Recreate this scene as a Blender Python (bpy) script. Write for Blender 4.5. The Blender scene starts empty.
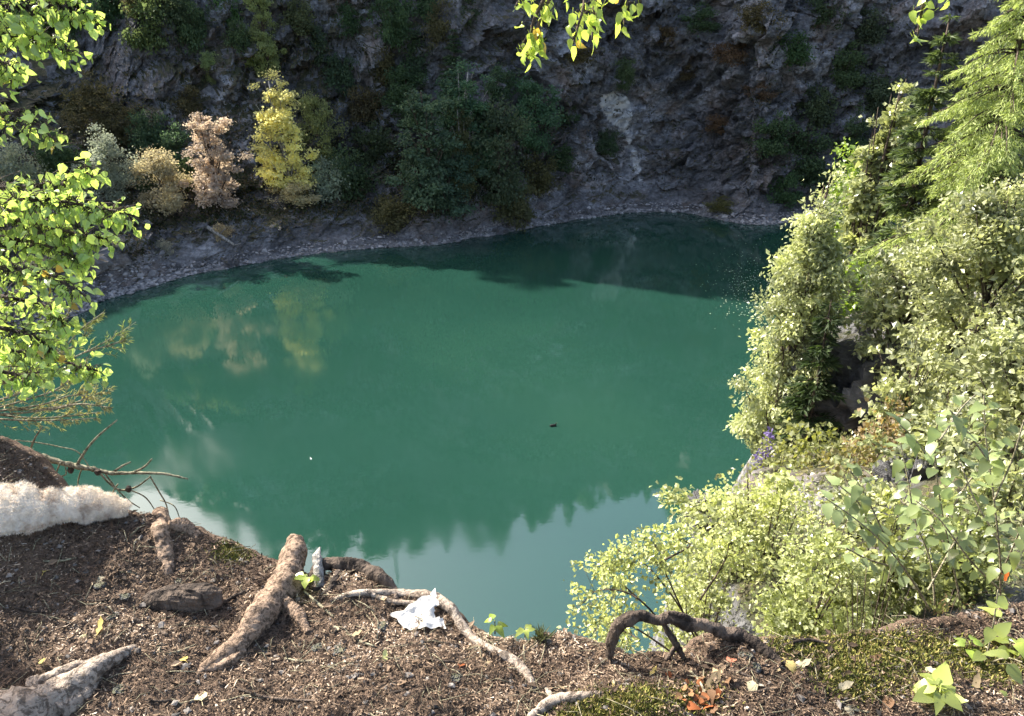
import bpy, math, random
import numpy as np
from mathutils import Vector, Matrix
from mathutils.bvhtree import BVHTree
R_ = math.radians
rng = np.random.default_rng(7)
random.seed(7)
scn = bpy.context.scene
COL = scn.collection

# ------------------------------------------------------------------ camera
CZ = 22.0; PITCH = 24.0; F = 770.0
cam_d = bpy.data.cameras.new('camera'); cam = bpy.data.objects.new('camera', cam_d); COL.objects.link(cam)
cam.location = (0, 0, CZ); cam.rotation_euler = (R_(90 - PITCH), 0, 0)
cam_d.sensor_width = 36; cam_d.lens = F / 1024 * 36; cam_d.clip_start = 0.05; cam_d.clip_end = 3000
scn.camera = cam
# ------------------------------------------------------------------ sky and sun
SUN_AZ, SUN_EL = -56.0, 39.6
w = bpy.data.worlds.new('World'); scn.world = w; w.use_nodes = True
nt = w.node_tree; nt.nodes.clear()
sky = nt.nodes.new('ShaderNodeTexSky'); sky.sky_type = 'NISHITA'; sky.sun_disc = False
sky.sun_elevation = R_(SUN_EL); sky.sun_rotation = R_(SUN_AZ); sky.dust_density = 5.0; sky.altitude = 300
bgn = nt.nodes.new('ShaderNodeBackground'); bgn.inputs['Strength'].default_value = 0.15
wo = nt.nodes.new('ShaderNodeOutputWorld')
nt.links.new(sky.outputs[0], bgn.inputs[0]); nt.links.new(bgn.outputs[0], wo.inputs[0])
sl = bpy.data.lights.new('sun', 'SUN'); sl.energy = 5.0; sl.angle = R_(0.53); sl.color = (1.0, 0.95, 0.86)
sun = bpy.data.objects.new('sun', sl); COL.objects.link(sun)
sdir = Vector((math.sin(R_(SUN_AZ)) * math.cos(R_(SUN_EL)), math.cos(R_(SUN_AZ)) * math.cos(R_(SUN_EL)), math.sin(R_(SUN_EL))))
sun.rotation_euler = sdir.to_track_quat('Z', 'Y').to_euler(); sun.location = (-30, 20, 80)
scn.view_settings.view_transform = 'Standard'; scn.view_settings.look = 'None'
scn.view_settings.exposure = 1.36; scn.view_settings.gamma = 1.0
scn.cycles.max_bounces = 8; scn.cycles.transparent_max_bounces = 8
scn.cycles.use_denoising = True

# ------------------------------------------------------------------ pixel rays
cp, sp = math.cos(R_(PITCH)), math.sin(R_(PITCH))
def ray(px, py):
    a = (px - 512) / F; b = -(py - 358) / F
    return Vector((a, cp + b * sp, -sp + b * cp))
def to_z(px, py, z):
    d = ray(px, py); t = (z - CZ) / d.z
    return Vector((0, 0, CZ)) + d * t
def at_y(px, py, y):
    d = ray(px, py); return Vector((0, 0, CZ)) + d * (y / d.y)
def depth(p):
    return p[1] * cp - (p[2] - CZ) * sp

# ------------------------------------------------------------------ noise
_pr = np.random.default_rng(11)
_perm = _pr.permutation(256); _perm = np.concatenate([_perm, _perm, _perm])
_g = _pr.normal(size=(256, 3)); _g /= np.linalg.norm(_g, axis=1)[:, None]
def perlin(P):
    P = np.asarray(P, float); I = np.floor(P).astype(int); f = P - I; I &= 255
    u = f * f * f * (f * (f * 6 - 15) + 10); out = 0
    for dx in (0, 1):
        for dy in (0, 1):
            for dz in (0, 1):
                h = _perm[_perm[_perm[(I[:, 0] + dx) & 255] + ((I[:, 1] + dy) & 255)] + ((I[:, 2] + dz) & 255)]
                d = f - np.array([dx, dy, dz])
                n = (_g[h] * d).sum(1)
                wx = u[:, 0] if dx else 1 - u[:, 0]; wy = u[:, 1] if dy else 1 - u[:, 1]; wz = u[:, 2] if dz else 1 - u[:, 2]
                out = out + n * wx * wy * wz
    return out
def fbm(P, oct=4, gain=.5, ridged=False):
    s = 0; a = 1; P = np.asarray(P, float)
    for k in range(oct):
        n = perlin(P + 17.3 * k)
        s = s + a * ((1 - 2 * np.abs(n) * 1.6) if ridged else n); a *= gain; P = P * 2.03
    return s
def blocks(P, seed=0, tilt=.6):
    """chunky broken rock: a random height and a random tilt for every Voronoi cell"""
    P = np.asarray(P, float); I = np.floor(P).astype(int); best = np.full(len(P), 1e9); val = np.zeros(len(P))
    for dx in (-1, 0, 1):
        for dy in (-1, 0, 1):
            for dz in (-1, 0, 1):
                J = I + np.array([dx, dy, dz])
                h = _perm[_perm[_perm[(J[:, 0] + seed) & 255] + (J[:, 1] & 255)] + (J[:, 2] & 255)]
                h2 = _perm[h + 37]; h3 = _perm[h + 101]
                c = J + np.stack([h, h2, h3], 1) / 255.0
                D = P - c; d = (D * D).sum(1); m = d < best
                v = h3 / 255.0 - .5 + tilt * (D * _g[h]).sum(1)
                best = np.where(m, d, best); val = np.where(m, v, val)
    return val
def smooth(e0, e1, x):
    t = np.clip((x - e0) / (e1 - e0), 0, 1); return t * t * (3 - 2 * t)

# ------------------------------------------------------------------ mesh helpers
def np_mesh(name, V, Fc, attr=None, smooth_=False):
    """V (n,3), Fc (m,k) all faces of k corners, attr: per-face float 'rnd'"""
    V = np.ascontiguousarray(V, dtype=np.float32); Fc = np.ascontiguousarray(Fc, dtype=np.int32)
    m = bpy.data.meshes.new(name); k = Fc.shape[1]
    m.vertices.add(len(V)); m.vertices.foreach_set('co', V.ravel())
    m.loops.add(Fc.size); m.loops.foreach_set('vertex_index', Fc.ravel())
    m.polygons.add(len(Fc)); m.polygons.foreach_set('loop_start', np.arange(0, Fc.size, k, dtype=np.int32))
    m.polygons.foreach_set('use_smooth', np.full(len(Fc), smooth_, dtype=bool))
    m.update(calc_edges=True)
    if attr is not None:
        a = m.attributes.new('rnd', 'FLOAT', 'FACE'); a.data.foreach_set('value', np.asarray(attr, dtype=np.float32))
    return m
def vattr(m, name, val):
    a = m.attributes.new(name, 'FLOAT', 'POINT'); a.data.foreach_set('value', np.asarray(val, dtype=np.float32))
def link(name, mesh, mat=None, parent=None, loc=None):
    o = bpy.data.objects.new(name, mesh); COL.objects.link(o)
    if mat is not None and mesh is not None and len(mesh.materials) == 0: mesh.materials.append(mat)
    if parent is not None: o.parent = parent
    if loc is not None: o.location = loc
    return o
def tag(o, label=None, cat=None, group=None, kind=None):
    if label: o['label'] = label
    if cat: o['category'] = cat
    if group: o['group'] = group
    if kind: o['kind'] = kind
    return o
def thing(name, label, cat, loc=(0, 0, 0), group=None, rz=0):
    o = bpy.data.objects.new(name, None); COL.objects.link(o); o.location = loc; o.rotation_euler = (0, 0, rz); o.empty_display_size = .1
    return tag(o, label, cat, group)
def copy_tree(o, parent=None):
    c = o.copy(); COL.objects.link(c)
    if parent is not None: c.parent = parent
    for ch in list(o.children): copy_tree(ch, c)
    return c
def grid_faces(nu, nv):
    i = np.arange(nu - 1)[:, None] * nv + np.arange(nv - 1)[None, :]
    return np.stack([i, i + nv, i + nv + 1, i + 1], -1).reshape(-1, 4)
def tube(P, rad, sides=6, wob=0.0, seed=0):
    P = np.asarray(P, float); n = len(P); rad = np.broadcast_to(np.asarray(rad, float), (n,))
    T = np.gradient(P, axis=0); T /= np.linalg.norm(T, axis=1)[:, None] + 1e-9
    up = np.array([0, 0, 1.]) if abs(T[0, 2]) < .9 else np.array([1., 0, 0])
    A = np.zeros_like(T); a = np.cross(T[0], up); a /= np.linalg.norm(a)
    for i_ in range(n):
        a = a - T[i_] * (a @ T[i_]); a /= np.linalg.norm(a) + 1e-9; A[i_] = a
    B = np.cross(T, A)
    th = np.linspace(0, 2 * np.pi, sides, endpoint=False)
    rr = rad[:, None] * np.ones(sides)[None]
    if wob:
        Q = P[:, None] + A[:, None] * np.cos(th)[None, :, None] * rr[..., None] + B[:, None] * np.sin(th)[None, :, None] * rr[..., None]
        s = 1 / max(rad.mean(), 1e-4)
        rr = rr * (1 + wob * (1.5 * fbm(Q.reshape(-1, 3) * s * .5 + seed, 3) + .28 * fbm(Q.reshape(-1, 3) * s * 1.6 + seed, 3, .6, True)).reshape(n, sides) - wob * .2)
    V = P[:, None] + A[:, None] * np.cos(th)[None, :, None] * rr[..., None] + B[:, None] * np.sin(th)[None, :, None] * rr[..., None]
    i = np.arange(n - 1)[:, None] * sides; j = np.arange(sides)[None]; j2 = (j + 1) % sides
    Fq = np.stack([i + j, i + j2, i + sides + j2, i + sides + j], -1).reshape(-1, 4)
    V = V.reshape(-1, 3); V = np.vstack([V, P[:1], P[-1:]]); a, b = n * sides, n * sides + 1
    c1 = np.stack([np.full(sides, a), j2[0], j[0], j[0]], -1); k = (n - 1) * sides
    c2 = np.stack([np.full(sides, b), k + j[0], k + j2[0], k + j2[0]], -1)
    return V, Fq, c1[:, :3], c2[:, :3]
class Geo:
    """collects quads and triangles of one part"""
    def __init__(s): s.V = []; s.Q = []; s.n = 0
    def add(s, V, Q):
        Q = np.asarray(Q)
        if Q.shape[1] == 3: Q = np.stack([Q[:, 0], Q[:, 1], Q[:, 2], Q[:, 2]], -1)
        s.V.append(np.asarray(V)); s.Q.append(Q + s.n); s.n += len(V)
    def tube(s, P, rad, sides=6, wob=0, seed=0):
        V, q, a, b = tube(P, rad, sides, wob, seed); z = np.vstack([q, np.hstack([a, a[:, 2:]]), np.hstack([b, b[:, 2:]])])
        s.V.append(V); s.Q.append(z + s.n); s.n += len(V)
    def mesh(s, name, sm=True):
        V = np.vstack(s.V); Q = np.vstack(s.Q); tri = Q[:, 2] == Q[:, 3]
        # write quads as triangle pairs so every face has 3 corners
        q = Q[~tri]; T = np.vstack([q[:, [0, 1, 2]], q[:, [0, 2, 3]], Q[tri][:, :3]])
        return np_mesh(name, V, T, None, sm)
def spline(P, n, col=None):
    """Catmull-Rom through rows of P (any number of columns), n samples"""
    P = np.asarray(P, float); m = len(P); E = np.vstack([2 * P[0] - P[1], P, 2 * P[-1] - P[-2]])
    t = np.linspace(0, m - 1 - 1e-6, n); i = t.astype(int); f = (t - i)[:, None]
    a, b, c, d = E[i], E[i + 1], E[i + 2], E[i + 3]
    return .5 * (2 * b + (c - a) * f + (2 * a - 5 * b + 4 * c - d) * f ** 2 + (3 * b - a - 3 * c + d) * f ** 3)

# ------------------------------------------------------------------ material helpers
def new_mat(name):
    m = bpy.data.materials.new(name); m.use_nodes = True; t = m.node_tree; t.nodes.clear()
    o = t.nodes.new('ShaderNodeOutputMaterial'); return m, t, o
class N:
    def __init__(s, t): s.t = t
    def n(s, typ, **kw):
        x = s.t.nodes.new('ShaderNode' + typ)
        for k, v in kw.items(): setattr(x, k, v)
        return x
    def l(s, a, b): s.t.links.new(a, b)
    def coord(s, scale=(1, 1, 1), rot=(0, 0, 0), obj=True):
        c = s.n('TexCoord'); m = s.n('Mapping'); m.inputs['Scale'].default_value = scale; m.inputs['Rotation'].default_value = rot
        s.l(c.outputs['Object' if obj else 'Generated'], m.inputs[0]); return m.outputs[0]
    def noise(s, v, scale, detail=4, rough=.55, dist=0):
        x = s.n('TexNoise'); x.inputs['Scale'].default_value = scale; x.inputs['Detail'].default_value = detail
        x.inputs['Roughness'].default_value = rough; x.inputs['Distortion'].default_value = dist; s.l(v, x.inputs['Vector']); return x.outputs['Fac']
    def ramp(s, f, stops, interp='LINEAR'):
        r = s.n('ValToRGB'); r.color_ramp.interpolation = interp; e = r.color_ramp.elements
        while len(e) < len(stops): e.new(.5)
        for i, (p, c) in enumerate(stops):
            e[i].position = p; e[i].color = (c[0], c[1], c[2], 1) if hasattr(c, '__len__') else (c, c, c, 1)
        s.l(f, r.inputs[0]); return r.outputs[0]
    def mix(s, f, a, b, mode='MIX'):
        x = s.n('Mix', data_type='RGBA', blend_type=mode)
        for v, i in ((f, 0), (a, 6), (b, 7)):
            if hasattr(v, 'is_linked'): s.l(v, x.inputs[i])
            elif i == 0: x.inputs[0].default_value = v
            else: x.inputs[i].default_value = (v[0], v[1], v[2], 1)
        return x.outputs[2]
    def math(s, op, a, b=0, c=0):
        x = s.n('Math', operation=op)
        for v, i in ((a, 0), (b, 1), (c, 2)):
            if hasattr(v, 'is_linked'): s.l(v, x.inputs[i])
            else: x.inputs[i].default_value = v
        return x.outputs[0]
    def attr(s, name, out='Fac'):
        x = s.n('Attribute'); x.attribute_name = name; return x.outputs[out]
    def bump(s, h, strength=.5, dist=.1, normal=None):
        x = s.n('Bump'); x.inputs['Strength'].default_value = strength; x.inputs['Distance'].default_value = dist; s.l(h, x.inputs['Height'])
        if normal is not None: s.l(normal, x.inputs['Normal'])
        return x.outputs[0]
    def pbsdf(s, color, rough=.8, spec=.3, normal=None):
        x = s.n('BsdfPrincipled')
        if hasattr(color, 'is_linked'): s.l(color, x.inputs['Base Color'])
        else: x.inputs['Base Color'].default_value = (*color, 1)
        if hasattr(rough, 'is_linked'): s.l(rough, x.inputs['Roughness'])
        else: x.inputs['Roughness'].default_value = rough
        x.inputs['Specular IOR Level'].default_value = spec
        if normal is not None: s.l(normal, x.inputs['Normal'])
        return x

def leaf_mat(name, trans=.5, rough=.42, spec=.5, tint=(1.2, 1.15, .5), var=.5):
    """colour = object colour, brighter / darker and yellower from leaf to leaf ('rnd')"""
    m, t, o = new_mat(name); q = N(t)
    oi = q.n('ObjectInfo'); r = q.attr('rnd')
    dark = q.mix(1.0, oi.outputs['Color'], (1 - var, 1 - var, 1 - var), 'MULTIPLY')
    lite = q.mix(1.0, oi.outputs['Color'], (1 + var, 1 + var * .85, 1 + var * .3), 'MULTIPLY')
    c = q.mix(r, dark, lite)
    p = q.pbsdf(c, rough, spec)
    tr = q.n('BsdfTranslucent'); tc = q.mix(1.0, c, tint, 'MULTIPLY'); q.l(tc, tr.inputs[0])
    mx = q.n('MixShader'); mx.inputs[0].default_value = trans
    q.l(p.outputs[0], mx.inputs[1]); q.l(tr.outputs[0], mx.inputs[2]); q.l(mx.outputs[0], o.inputs[0]); return m
M_leaf = leaf_mat('leaf'); M_needle = leaf_mat('needle', .35, .6, .3, (1.1, 1.15, .6)); M_shiny = leaf_mat('glossy_leaf', .42, .34, .8, (1.1, 1.12, .75), .6)
M_glow = leaf_mat('birch_leaf', .52, .25, 1.0, (1.15, 1.12, .6))
M_far = leaf_mat('far_leaf', .5, .6, .3, (1.05, 1.04, .9), .35)
M_petal = leaf_mat('petal', .3, .7, .2, (1, 1, 1))

def bark_mat(name, a, b, scale=8, stretch=(1, 1, .35)):
    m, t, o = new_mat(name); q = N(t); v = q.coord(stretch)
    n1 = q.noise(v, scale, 6, .65); n2 = q.noise(v, scale * 6, 4, .6)
    c = q.ramp(n1, [(.3, a), (.7, b)]); c2 = q.mix(q.ramp(q.noise(v, scale * 2.2, 6, .75, .6), [(.43, .9), (.53, 0)]), c, tuple(x * .35 for x in a))
    h = q.math('ADD', n1, q.math('MULTIPLY', n2, .35))
    p = q.pbsdf(c2, .85, .2, q.bump(h, .8, .4 / scale)); q.l(p.outputs[0], o.inputs[0]); return m
M_bark = bark_mat('dark_bark', (.06, .045, .035), (.16, .12, .09), 6)
M_birchbark = bark_mat('pale_bark', (.25, .23, .2), (.5, .47, .42), 5)
M_root = bark_mat('root_bark', (.20, .135, .09), (.42, .30, .21), 34, (1, 1, 1))
M_rootpale = bark_mat('pale_root_wood', (.26, .20, .15), (.52, .43, .34), 24, (1, 1, 1))
M_dead = bark_mat('dead_twig', (.22, .19, .12), (.46, .42, .28), 40, (1, 1, 1))

# rock of the quarry
def rock_mat(name):
    m, t, o = new_mat(name); q = N(t); v = q.coord()
    vs = q.coord((.5, .5, 1.6), (R_(20), R_(38), 0))                 # slanting beds
    big = q.noise(v, .07, 5, .6); mid = q.noise(vs, .5, 8, .68); fine = q.noise(v, 2.6, 6, .7); streak = q.noise(vs, 1.3, 8, .75, .4)
    base = q.ramp(mid, [(.28, (.09, .086, .08)), (.45, (.19, .188, .188)), (.58, (.305, .303, .31)), (.75, (.49, .49, .5))])
    brown = q.ramp(q.noise(v, .22, 7, .7), [(.5, 0), (.64, 1)]); base = q.mix(q.math('MULTIPLY', brown, .6), base, (.20, .135, .09))
    dk = q.ramp(streak, [(.36, .42), (.52, 1)]); base = q.mix(.75, base, dk, 'MULTIPLY')
    base = q.mix(.85, base, q.ramp(q.noise(v, .11, 3, .5, .6), [(.36, .5), (.52, .95), (.66, 1.75)]), 'MULTIPLY')
    sp_ = q.ramp(fine, [(.4, .55), (.7, 1.5)]); base = q.mix(.8, base, sp_, 'MULTIPLY')
    pale = q.attr('pale'); pn = q.ramp(q.math('MULTIPLY', pale, q.noise(vs, .55, 9, .8, .8)), [(.335, 0), (.40, 1)])
    base = q.mix(pn, base, (.72, .71, .69))
    # grass, moss and soil on the gentler ledges
    geo = q.n('NewGeometry'); sx = q.n('SeparateXYZ'); q.l(geo.outputs['Normal'], sx.inputs[0])
    veg = q.math('ADD', sx.outputs[2], q.math('MULTIPLY', q.math('SUBTRACT', q.noise(v, .5, 7, .7), .5), 1.6))
    veg = q.math('ADD', veg, q.attr('veg')); vf = q.ramp(veg, [(.82, 0), (.98, 1)])
    vc = q.ramp(q.noise(v, 1.5, 6, .7), [(.3, (.04, .036, .022)), (.5, (.075, .075, .035)), (.62, (.14, .11, .06)), (.75, (.09, .11, .045))])
    base = q.mix(vf, base, vc)
    wet = q.attr('wet'); base = q.mix(wet, base, (.3, .29, .28))
    h = q.math('ADD', q.math('MULTIPLY', streak, 1.2), q.math('MULTIPLY', fine, .5))
    p = q.pbsdf(base, .75, .35, q.bump(h, .9, .5)); q.l(p.outputs[0], o.inputs[0]); return m
M_rock = rock_mat('quarry_rock')
def stone_mat(name, a, b):
    m, t, o = new_mat(name); q = N(t); r = q.attr('rnd'); v = q.coord()
    c = q.ramp(r, [(0, a), (1, b)]); c = q.mix(.6, c, q.ramp(q.noise(v, 3, 5, .7), [(.3, .5), (.7, 1.4)]), 'MULTIPLY')
    p = q.pbsdf(c, .8, .3); q.l(p.outputs[0], o.inputs[0]); return m
M_scree = stone_mat('shore_stone', (.10, .10, .105), (.42, .40, .38))
M_pebble = stone_mat('pebble', (.07, .062, .055), (.26, .23, .20))

# ------------------------------------------------------------------ quarry cliff
# shore line: (px, py) of the water's edge, closed outside the picture by world points
sh = [(-28, -8), (-42, 6), (-48, 24), (-45, 42)]
shp = [(75, 316), (100, 303), (150, 288), (185, 277), (220, 270), (262, 262), (300, 256), (345, 251), (395, 247), (440, 244), (470, 238), (505, 233), (545, 225), (590, 218), (640, 213), (680, 213), (715, 219), (760, 226)]
P0 = [to_z(a, b, 0) for a, b in shp]
pts = [Vector((a, b, 0)) for a, b in sh] + P0 + [Vector(a) for a in ((38, 90, 0), (54, 86, 0), (70, 74, 0), (78, 56, 0), (80, 30, 0))]
NU = 1150
S = spline([[p.x, p.y] for p in pts], 4000)
L = np.concatenate([[0], np.cumsum(np.linalg.norm(np.diff(S, axis=0), axis=1))])
# dense where the camera looks
dens = 1.0 / (.25 + 0 * L); camdir = np.degrees(np.arctan2(S[:, 0], S[:, 1])); dens = np.where((np.abs(camdir) < 38) & (S[:, 1] > 5), 1.0, .22)
cum = np.concatenate([[0], np.cumsum((dens[1:] + dens[:-1]) / 2 * np.diff(L))]); uu = np.interp(np.linspace(0, cum[-1], NU), cum, np.arange(len(L)))
SX = np.interp(uu, np.arange(4000), S[:, 0]); SY = np.interp(uu, np.arange(4000), S[:, 1])
LL = np.interp(uu, np.arange(4000), L)
k = 90; Sp = np.pad(S, ((k, k), (0, 0)), 'edge'); Ss = np.stack([np.convolve(Sp[:, c], np.ones(2 * k + 1) / (2 * k + 1), 'valid') for c in (0, 1)], 1)
T = np.gradient(Ss, axis=0); T /= np.linalg.norm(T, axis=1)[:, None]
nx = np.interp(uu, np.arange(4000), -T[:, 1]); ny = np.interp(uu, np.arange(4000), T[:, 0])
nl = np.hypot(nx, ny); nx /= nl; ny /= nl
pxu = np.where(SY * cp + CZ * sp > 5, 512 + F * SX / (SY * cp + CZ * sp), -500)
pxu[LL < LL[np.argmin(np.abs(pxu - 80))] - 1] = np.minimum(pxu[LL < LL[np.argmin(np.abs(pxu - 80))] - 1], 60)
prof = {
 'L': [(-6, -3), (0, 0), (.9, .35), (3.0, 3.6), (6, 5.0), (12, 6.6), (20, 9.5), (30, 15), (42, 23), (60, 47), (76, 66)],
 'C': [(-5, -3), (0, 0), (.7, .3), (2.2, 2.5), (5, 4.0), (11, 6.5), (16, 14), (21, 28), (25.5, 42), (30, 55), (42, 60), (80, 62)],
 'R': [(-4, -3), (0, 0), (.6, .3), (2.0, 2.0), (4, 7.0), (6.3, 14), (8.5, 23), (10.5, 33), (13, 44), (15.5, 53), (40, 58), (80, 60)]}
vd = {}
tv = np.concatenate([np.linspace(0, 2, 34, endpoint=False), np.linspace(2, 7, 190, endpoint=False), np.linspace(7, 10.0, 40)])
NV = len(tv)
for kk, pr in prof.items():
    pr = np.array(pr); idx = np.linspace(0, 10, len(pr))
    vd[kk] = np.stack([np.interp(tv, idx, pr[:, c]) for c in (0, 1)], 1)
wC = smooth(185, 300, pxu)[:, None]; wR = smooth(440, 600, pxu)[:, None]
lowR = (1 - .22 * smooth(620, 800, pxu))[:, None]
D = (vd['L'][None, :, 0] * (1 - wC) + vd['C'][None, :, 0] * wC) * (1 - wR) + vd['R'][None, :, 0] * wR
Z = (vd['L'][None, :, 1] * (1 - wC) + vd['C'][None, :, 1] * wC) * (1 - wR) + vd['R'][None, :, 1] * wR
Z = np.where(Z > 20, 20 + (Z - 20) * (lowR * 1.0 + 0), Z)
X = SX[:, None] + nx[:, None] * D; Y = SY[:, None] + ny[:, None] * D
P = np.stack([X, Y, Z], -1).reshape(-1, 3)
up = smooth(.2, 5, P[:, 2])
Ps = P @ np.array(Matrix.Rotation(R_(35), 3, 'Y')).T
disp = (5.2 - 2.2 * (1 - smooth(250, 420, np.repeat(pxu, NV)))) * fbm(Ps * np.array([.055, .055, .045]), 3) + 1.0 * fbm(Ps * np.array([.12, .12, .4]), 4, .5, True)
disp += 2.4 * blocks(Ps * np.array([.16, .16, .26]), 3) + 1.25 * blocks(Ps * np.array([.42, .42, .7]) + 9, 5) + .5 * blocks(Ps * np.array([1.1, 1.1, 1.7]), 8)
disp += .3 * fbm(Ps * 1.3, 3)
disp = disp * (.12 + .88 * up)
nrep = lambda a: np.repeat(a, NV)
P[:, 0] += nrep(nx) * disp; P[:, 1] += nrep(ny) * disp
P[:, 2] += (.5 * fbm(P * .3, 4) + .35 * blocks(P * .8, 2)) * up
pxv = nrep(pxu)
cliff_m = np_mesh('quarry_cliff', P, grid_faces(NU, NV), None, False)
# where the rock is pale (quartz), grown over, and washed pale at the water line
cx_ = np.array([512 + F * (P[:, 0]) / (P[:, 1] * cp - (P[:, 2] - CZ) * sp + 1e-6), 358 - F * (P[:, 1] * sp + (P[:, 2] - CZ) * cp) / (P[:, 1] * cp - (P[:, 2] - CZ) * sp + 1e-6)])
_b = BVHTree.FromPolygons([Vector(p) for p in P], grid_faces(NU, NV).tolist())
c1 = _b.ray_cast(Vector((0, 0, CZ)), ray(612, 103).normalized())[0]; c2 = _b.ray_cast(Vector((0, 0, CZ)), ray(640, 180).normalized())[0]
def seg(Pt, a, b):
    a, b = np.array(a), np.array(b); t = np.clip(((Pt - a) @ (b - a)) / ((b - a) @ (b - a)), 0, 1); return np.linalg.norm(Pt - a - t[:, None] * (b - a), axis=1)
XZ = P[:, [0, 2]]
pale = np.clip(1.15 - seg(XZ, (c1.x - .5, c1.z), (c1.x + .5, c1.z - 1)) / 2.2, 0, 1) + np.clip(.95 - seg(XZ, (c1.x + 1, c1.z), (c2.x, c2.z)) / 2.6, 0, 1) * .85
pale += np.clip(.8 - seg(XZ, (c1.x + 5, c1.z + 3), (c1.x + 6, c1.z - 2)) / 2.5, 0, 1) * .6 + np.clip(.8 - seg(XZ, (c1.x + 12, c1.z - 1), (c1.x + 12.5, c1.z - 4)) / 1.5, 0, 1) * .6
vattr(cliff_m, 'pale', np.clip(pale, 0, 1) * (pxv > 480))
veg = .28 * (1 - smooth(470, 620, pxv)) * smooth(4, 8, P[:, 2]) - .12 * smooth(600, 700, pxv)
vattr(cliff_m, 'veg', veg)
vattr(cliff_m, 'wet', .65 * (1 - smooth(.1, .5, P[:, 2] + .25 * perlin(P * 1.1))) * smooth(-.2, .05, P[:, 2]))
cliff = tag(link('quarry_cliff', cliff_m, M_rock), kind='structure')
cliff_bvh = BVHTree.FromPolygons([Vector(p) for p in P], grid_faces(NU, NV).tolist())
def cast_cliff(px, py):
    d = ray(px, py).normalized(); h = cliff_bvh.ray_cast(Vector((0, 0, CZ)), d); return h[0]
def drop_cliff(x, y):
    h = cliff_bvh.ray_cast(Vector((x, y, 200)), Vector((0, 0, -1))); return h[0]

# ------------------------------------------------------------------ water
def water_mat():
    m, t, o = new_mat('quarry_water'); q = N(t); v = q.coord()
    n = q.noise(v, .035, 3, .5); c = q.ramp(n, [(.3, (.012, .044, .031)), (.5, (.014, .051, .036)), (.68, (.018, .060, .040))])
    b = q.bump(q.noise(q.coord((1, 1.6, 1)), 2.2, 3, .5), .008, .1)
    p = q.n('BsdfDiffuse'); q.l(c, p.inputs[0])
    gl = q.n('BsdfGlossy'); q.l(q.ramp(q.noise(q.coord((1, 2.2, 1)), .05, 4, .6, .6), [(.42, .015), (.6, .085)]), gl.inputs['Roughness']); q.l(b, gl.inputs['Normal']); gl.inputs[0].default_value = (1, 1, 1, 1)
    fr = q.n('Fresnel'); fr.inputs['IOR'].default_value = 1.88; mx = q.n('MixShader'); q.l(fr.outputs[0], mx.inputs[0]); q.l(p.outputs[0], mx.inputs[1]); q.l(gl.outputs[0], mx.inputs[2])
    q.l(mx.outputs[0], o.inputs[0]); return m
wm = np_mesh('water', np.array([(-300, -200, 0), (300, -200, 0), (300, 300, 0), (-300, 300, 0)]), np.array([[0, 1, 2, 3]]))
water = tag(link('water', wm, water_mat()), kind='structure')

# ------------------------------------------------------------------ near bank (the spur on the right)
crest = np.array([(.95, 1.2, -2.5), (.95, 1.9, -2.6), (1.35, 3.4, -3.2), (1.42, 5, -3.85), (2.4, 7, -4.75), (3.3, 9, -5.7), (4.1, 10.6, -7.0), (5.0, 12.2, -6.9), (6.2, 14, -7.4), (8, 18, -9.2), (11, 26, -12), (17, 38, -16), (25, 50, -20), (34, 62, -22)])
def bankz(x, y):
    cx = np.interp(y, crest[:, 1], crest[:, 0]); cz = np.interp(y, crest[:, 1], crest[:, 2])
    d = x - cx; steep = np.interp(y, [5, 12, 20, 60], [5, 3.6, 2.6, 1.6])
    right = np.interp(y, [2, 5, 10, 20, 60], [.34, .2, .26, .36, .4])
    z = cz + np.where(d < 0, d * steep, right * 14 * (1 - np.exp(-np.maximum(d, 0) / 14)))
    Q = np.stack([x, y, z * .5], -1)
    amp = smooth(1, 6, y)
    z = z + amp * (.28 * fbm(Q * .35, 4) + .2 * blocks(Q * .8, 4)) + .06 * fbm(Q * 3, 3)
    return np.maximum(z, -23.5) + CZ
ys = np.concatenate([np.linspace(.2, 6, 90, endpoint=False), np.linspace(6, 22, 130, endpoint=False), np.linspace(22, 72, 90)])
ds = np.concatenate([np.linspace(-11, -1, 50, endpoint=False), np.linspace(-1, 8, 110, endpoint=False), np.linspace(8, 45, 50)])
GX, GY = np.meshgrid(ds, ys, indexing='ij'); GX = GX + np.interp(GY, crest[:, 1], crest[:, 0])
BP = np.stack([GX, GY, bankz(GX.ravel(), GY.ravel()).reshape(GX.shape)], -1).reshape(-1, 3)
bank_m = np_mesh('bank', BP, grid_faces(len(ds), len(ys)), None, True)
for nm, vv in (('pale', 0), ('veg', .1), ('wet', 0)): vattr(bank_m, nm, np.full(len(BP), vv))
bank = tag(link('bank', bank_m, M_rock), kind='structure')
def bz(x, y): return float(bankz(np.array([x]), np.array([y]))[0])

# ------------------------------------------------------------------ foreground ground
edge_px = [(-160, 425, 1.12), (-60, 428, 1.15), (0, 438, 1.2), (30, 452, 1.25), (60, 484, 1.35), (90, 502, 1.42), (120, 512, 1.46), (160, 517, 1.5), (200, 532, 1.55), (250, 553, 1.6), (300, 575, 1.62), (318, 580, 1.62), (334, 570, 1.6), (385, 581, 1.6), (402, 597, 1.62), (440, 604, 1.62), (470, 627, 1.64), (490, 640, 1.64), (530, 641, 1.64), (565, 633, 1.63), (600, 644, 1.64), (630, 656, 1.65), (680, 656, 1.65), (686, 652, 1.64), (700, 640, 1.6), (722, 634, 1.57), (745, 637, 1.57), (775, 643, 1.59), (850, 640, 1.6), (900, 628, 1.6), (1024, 606, 1.6), (1150, 590, 1.6), (1400, 560, 1.6)]
E = np.array([[*(lambda p: (p.x, p.y))(to_z(a, b, CZ - d)), d] for a, b, d in edge_px])
GXs = np.linspace(-2.6, 3.0, 620)
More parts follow.
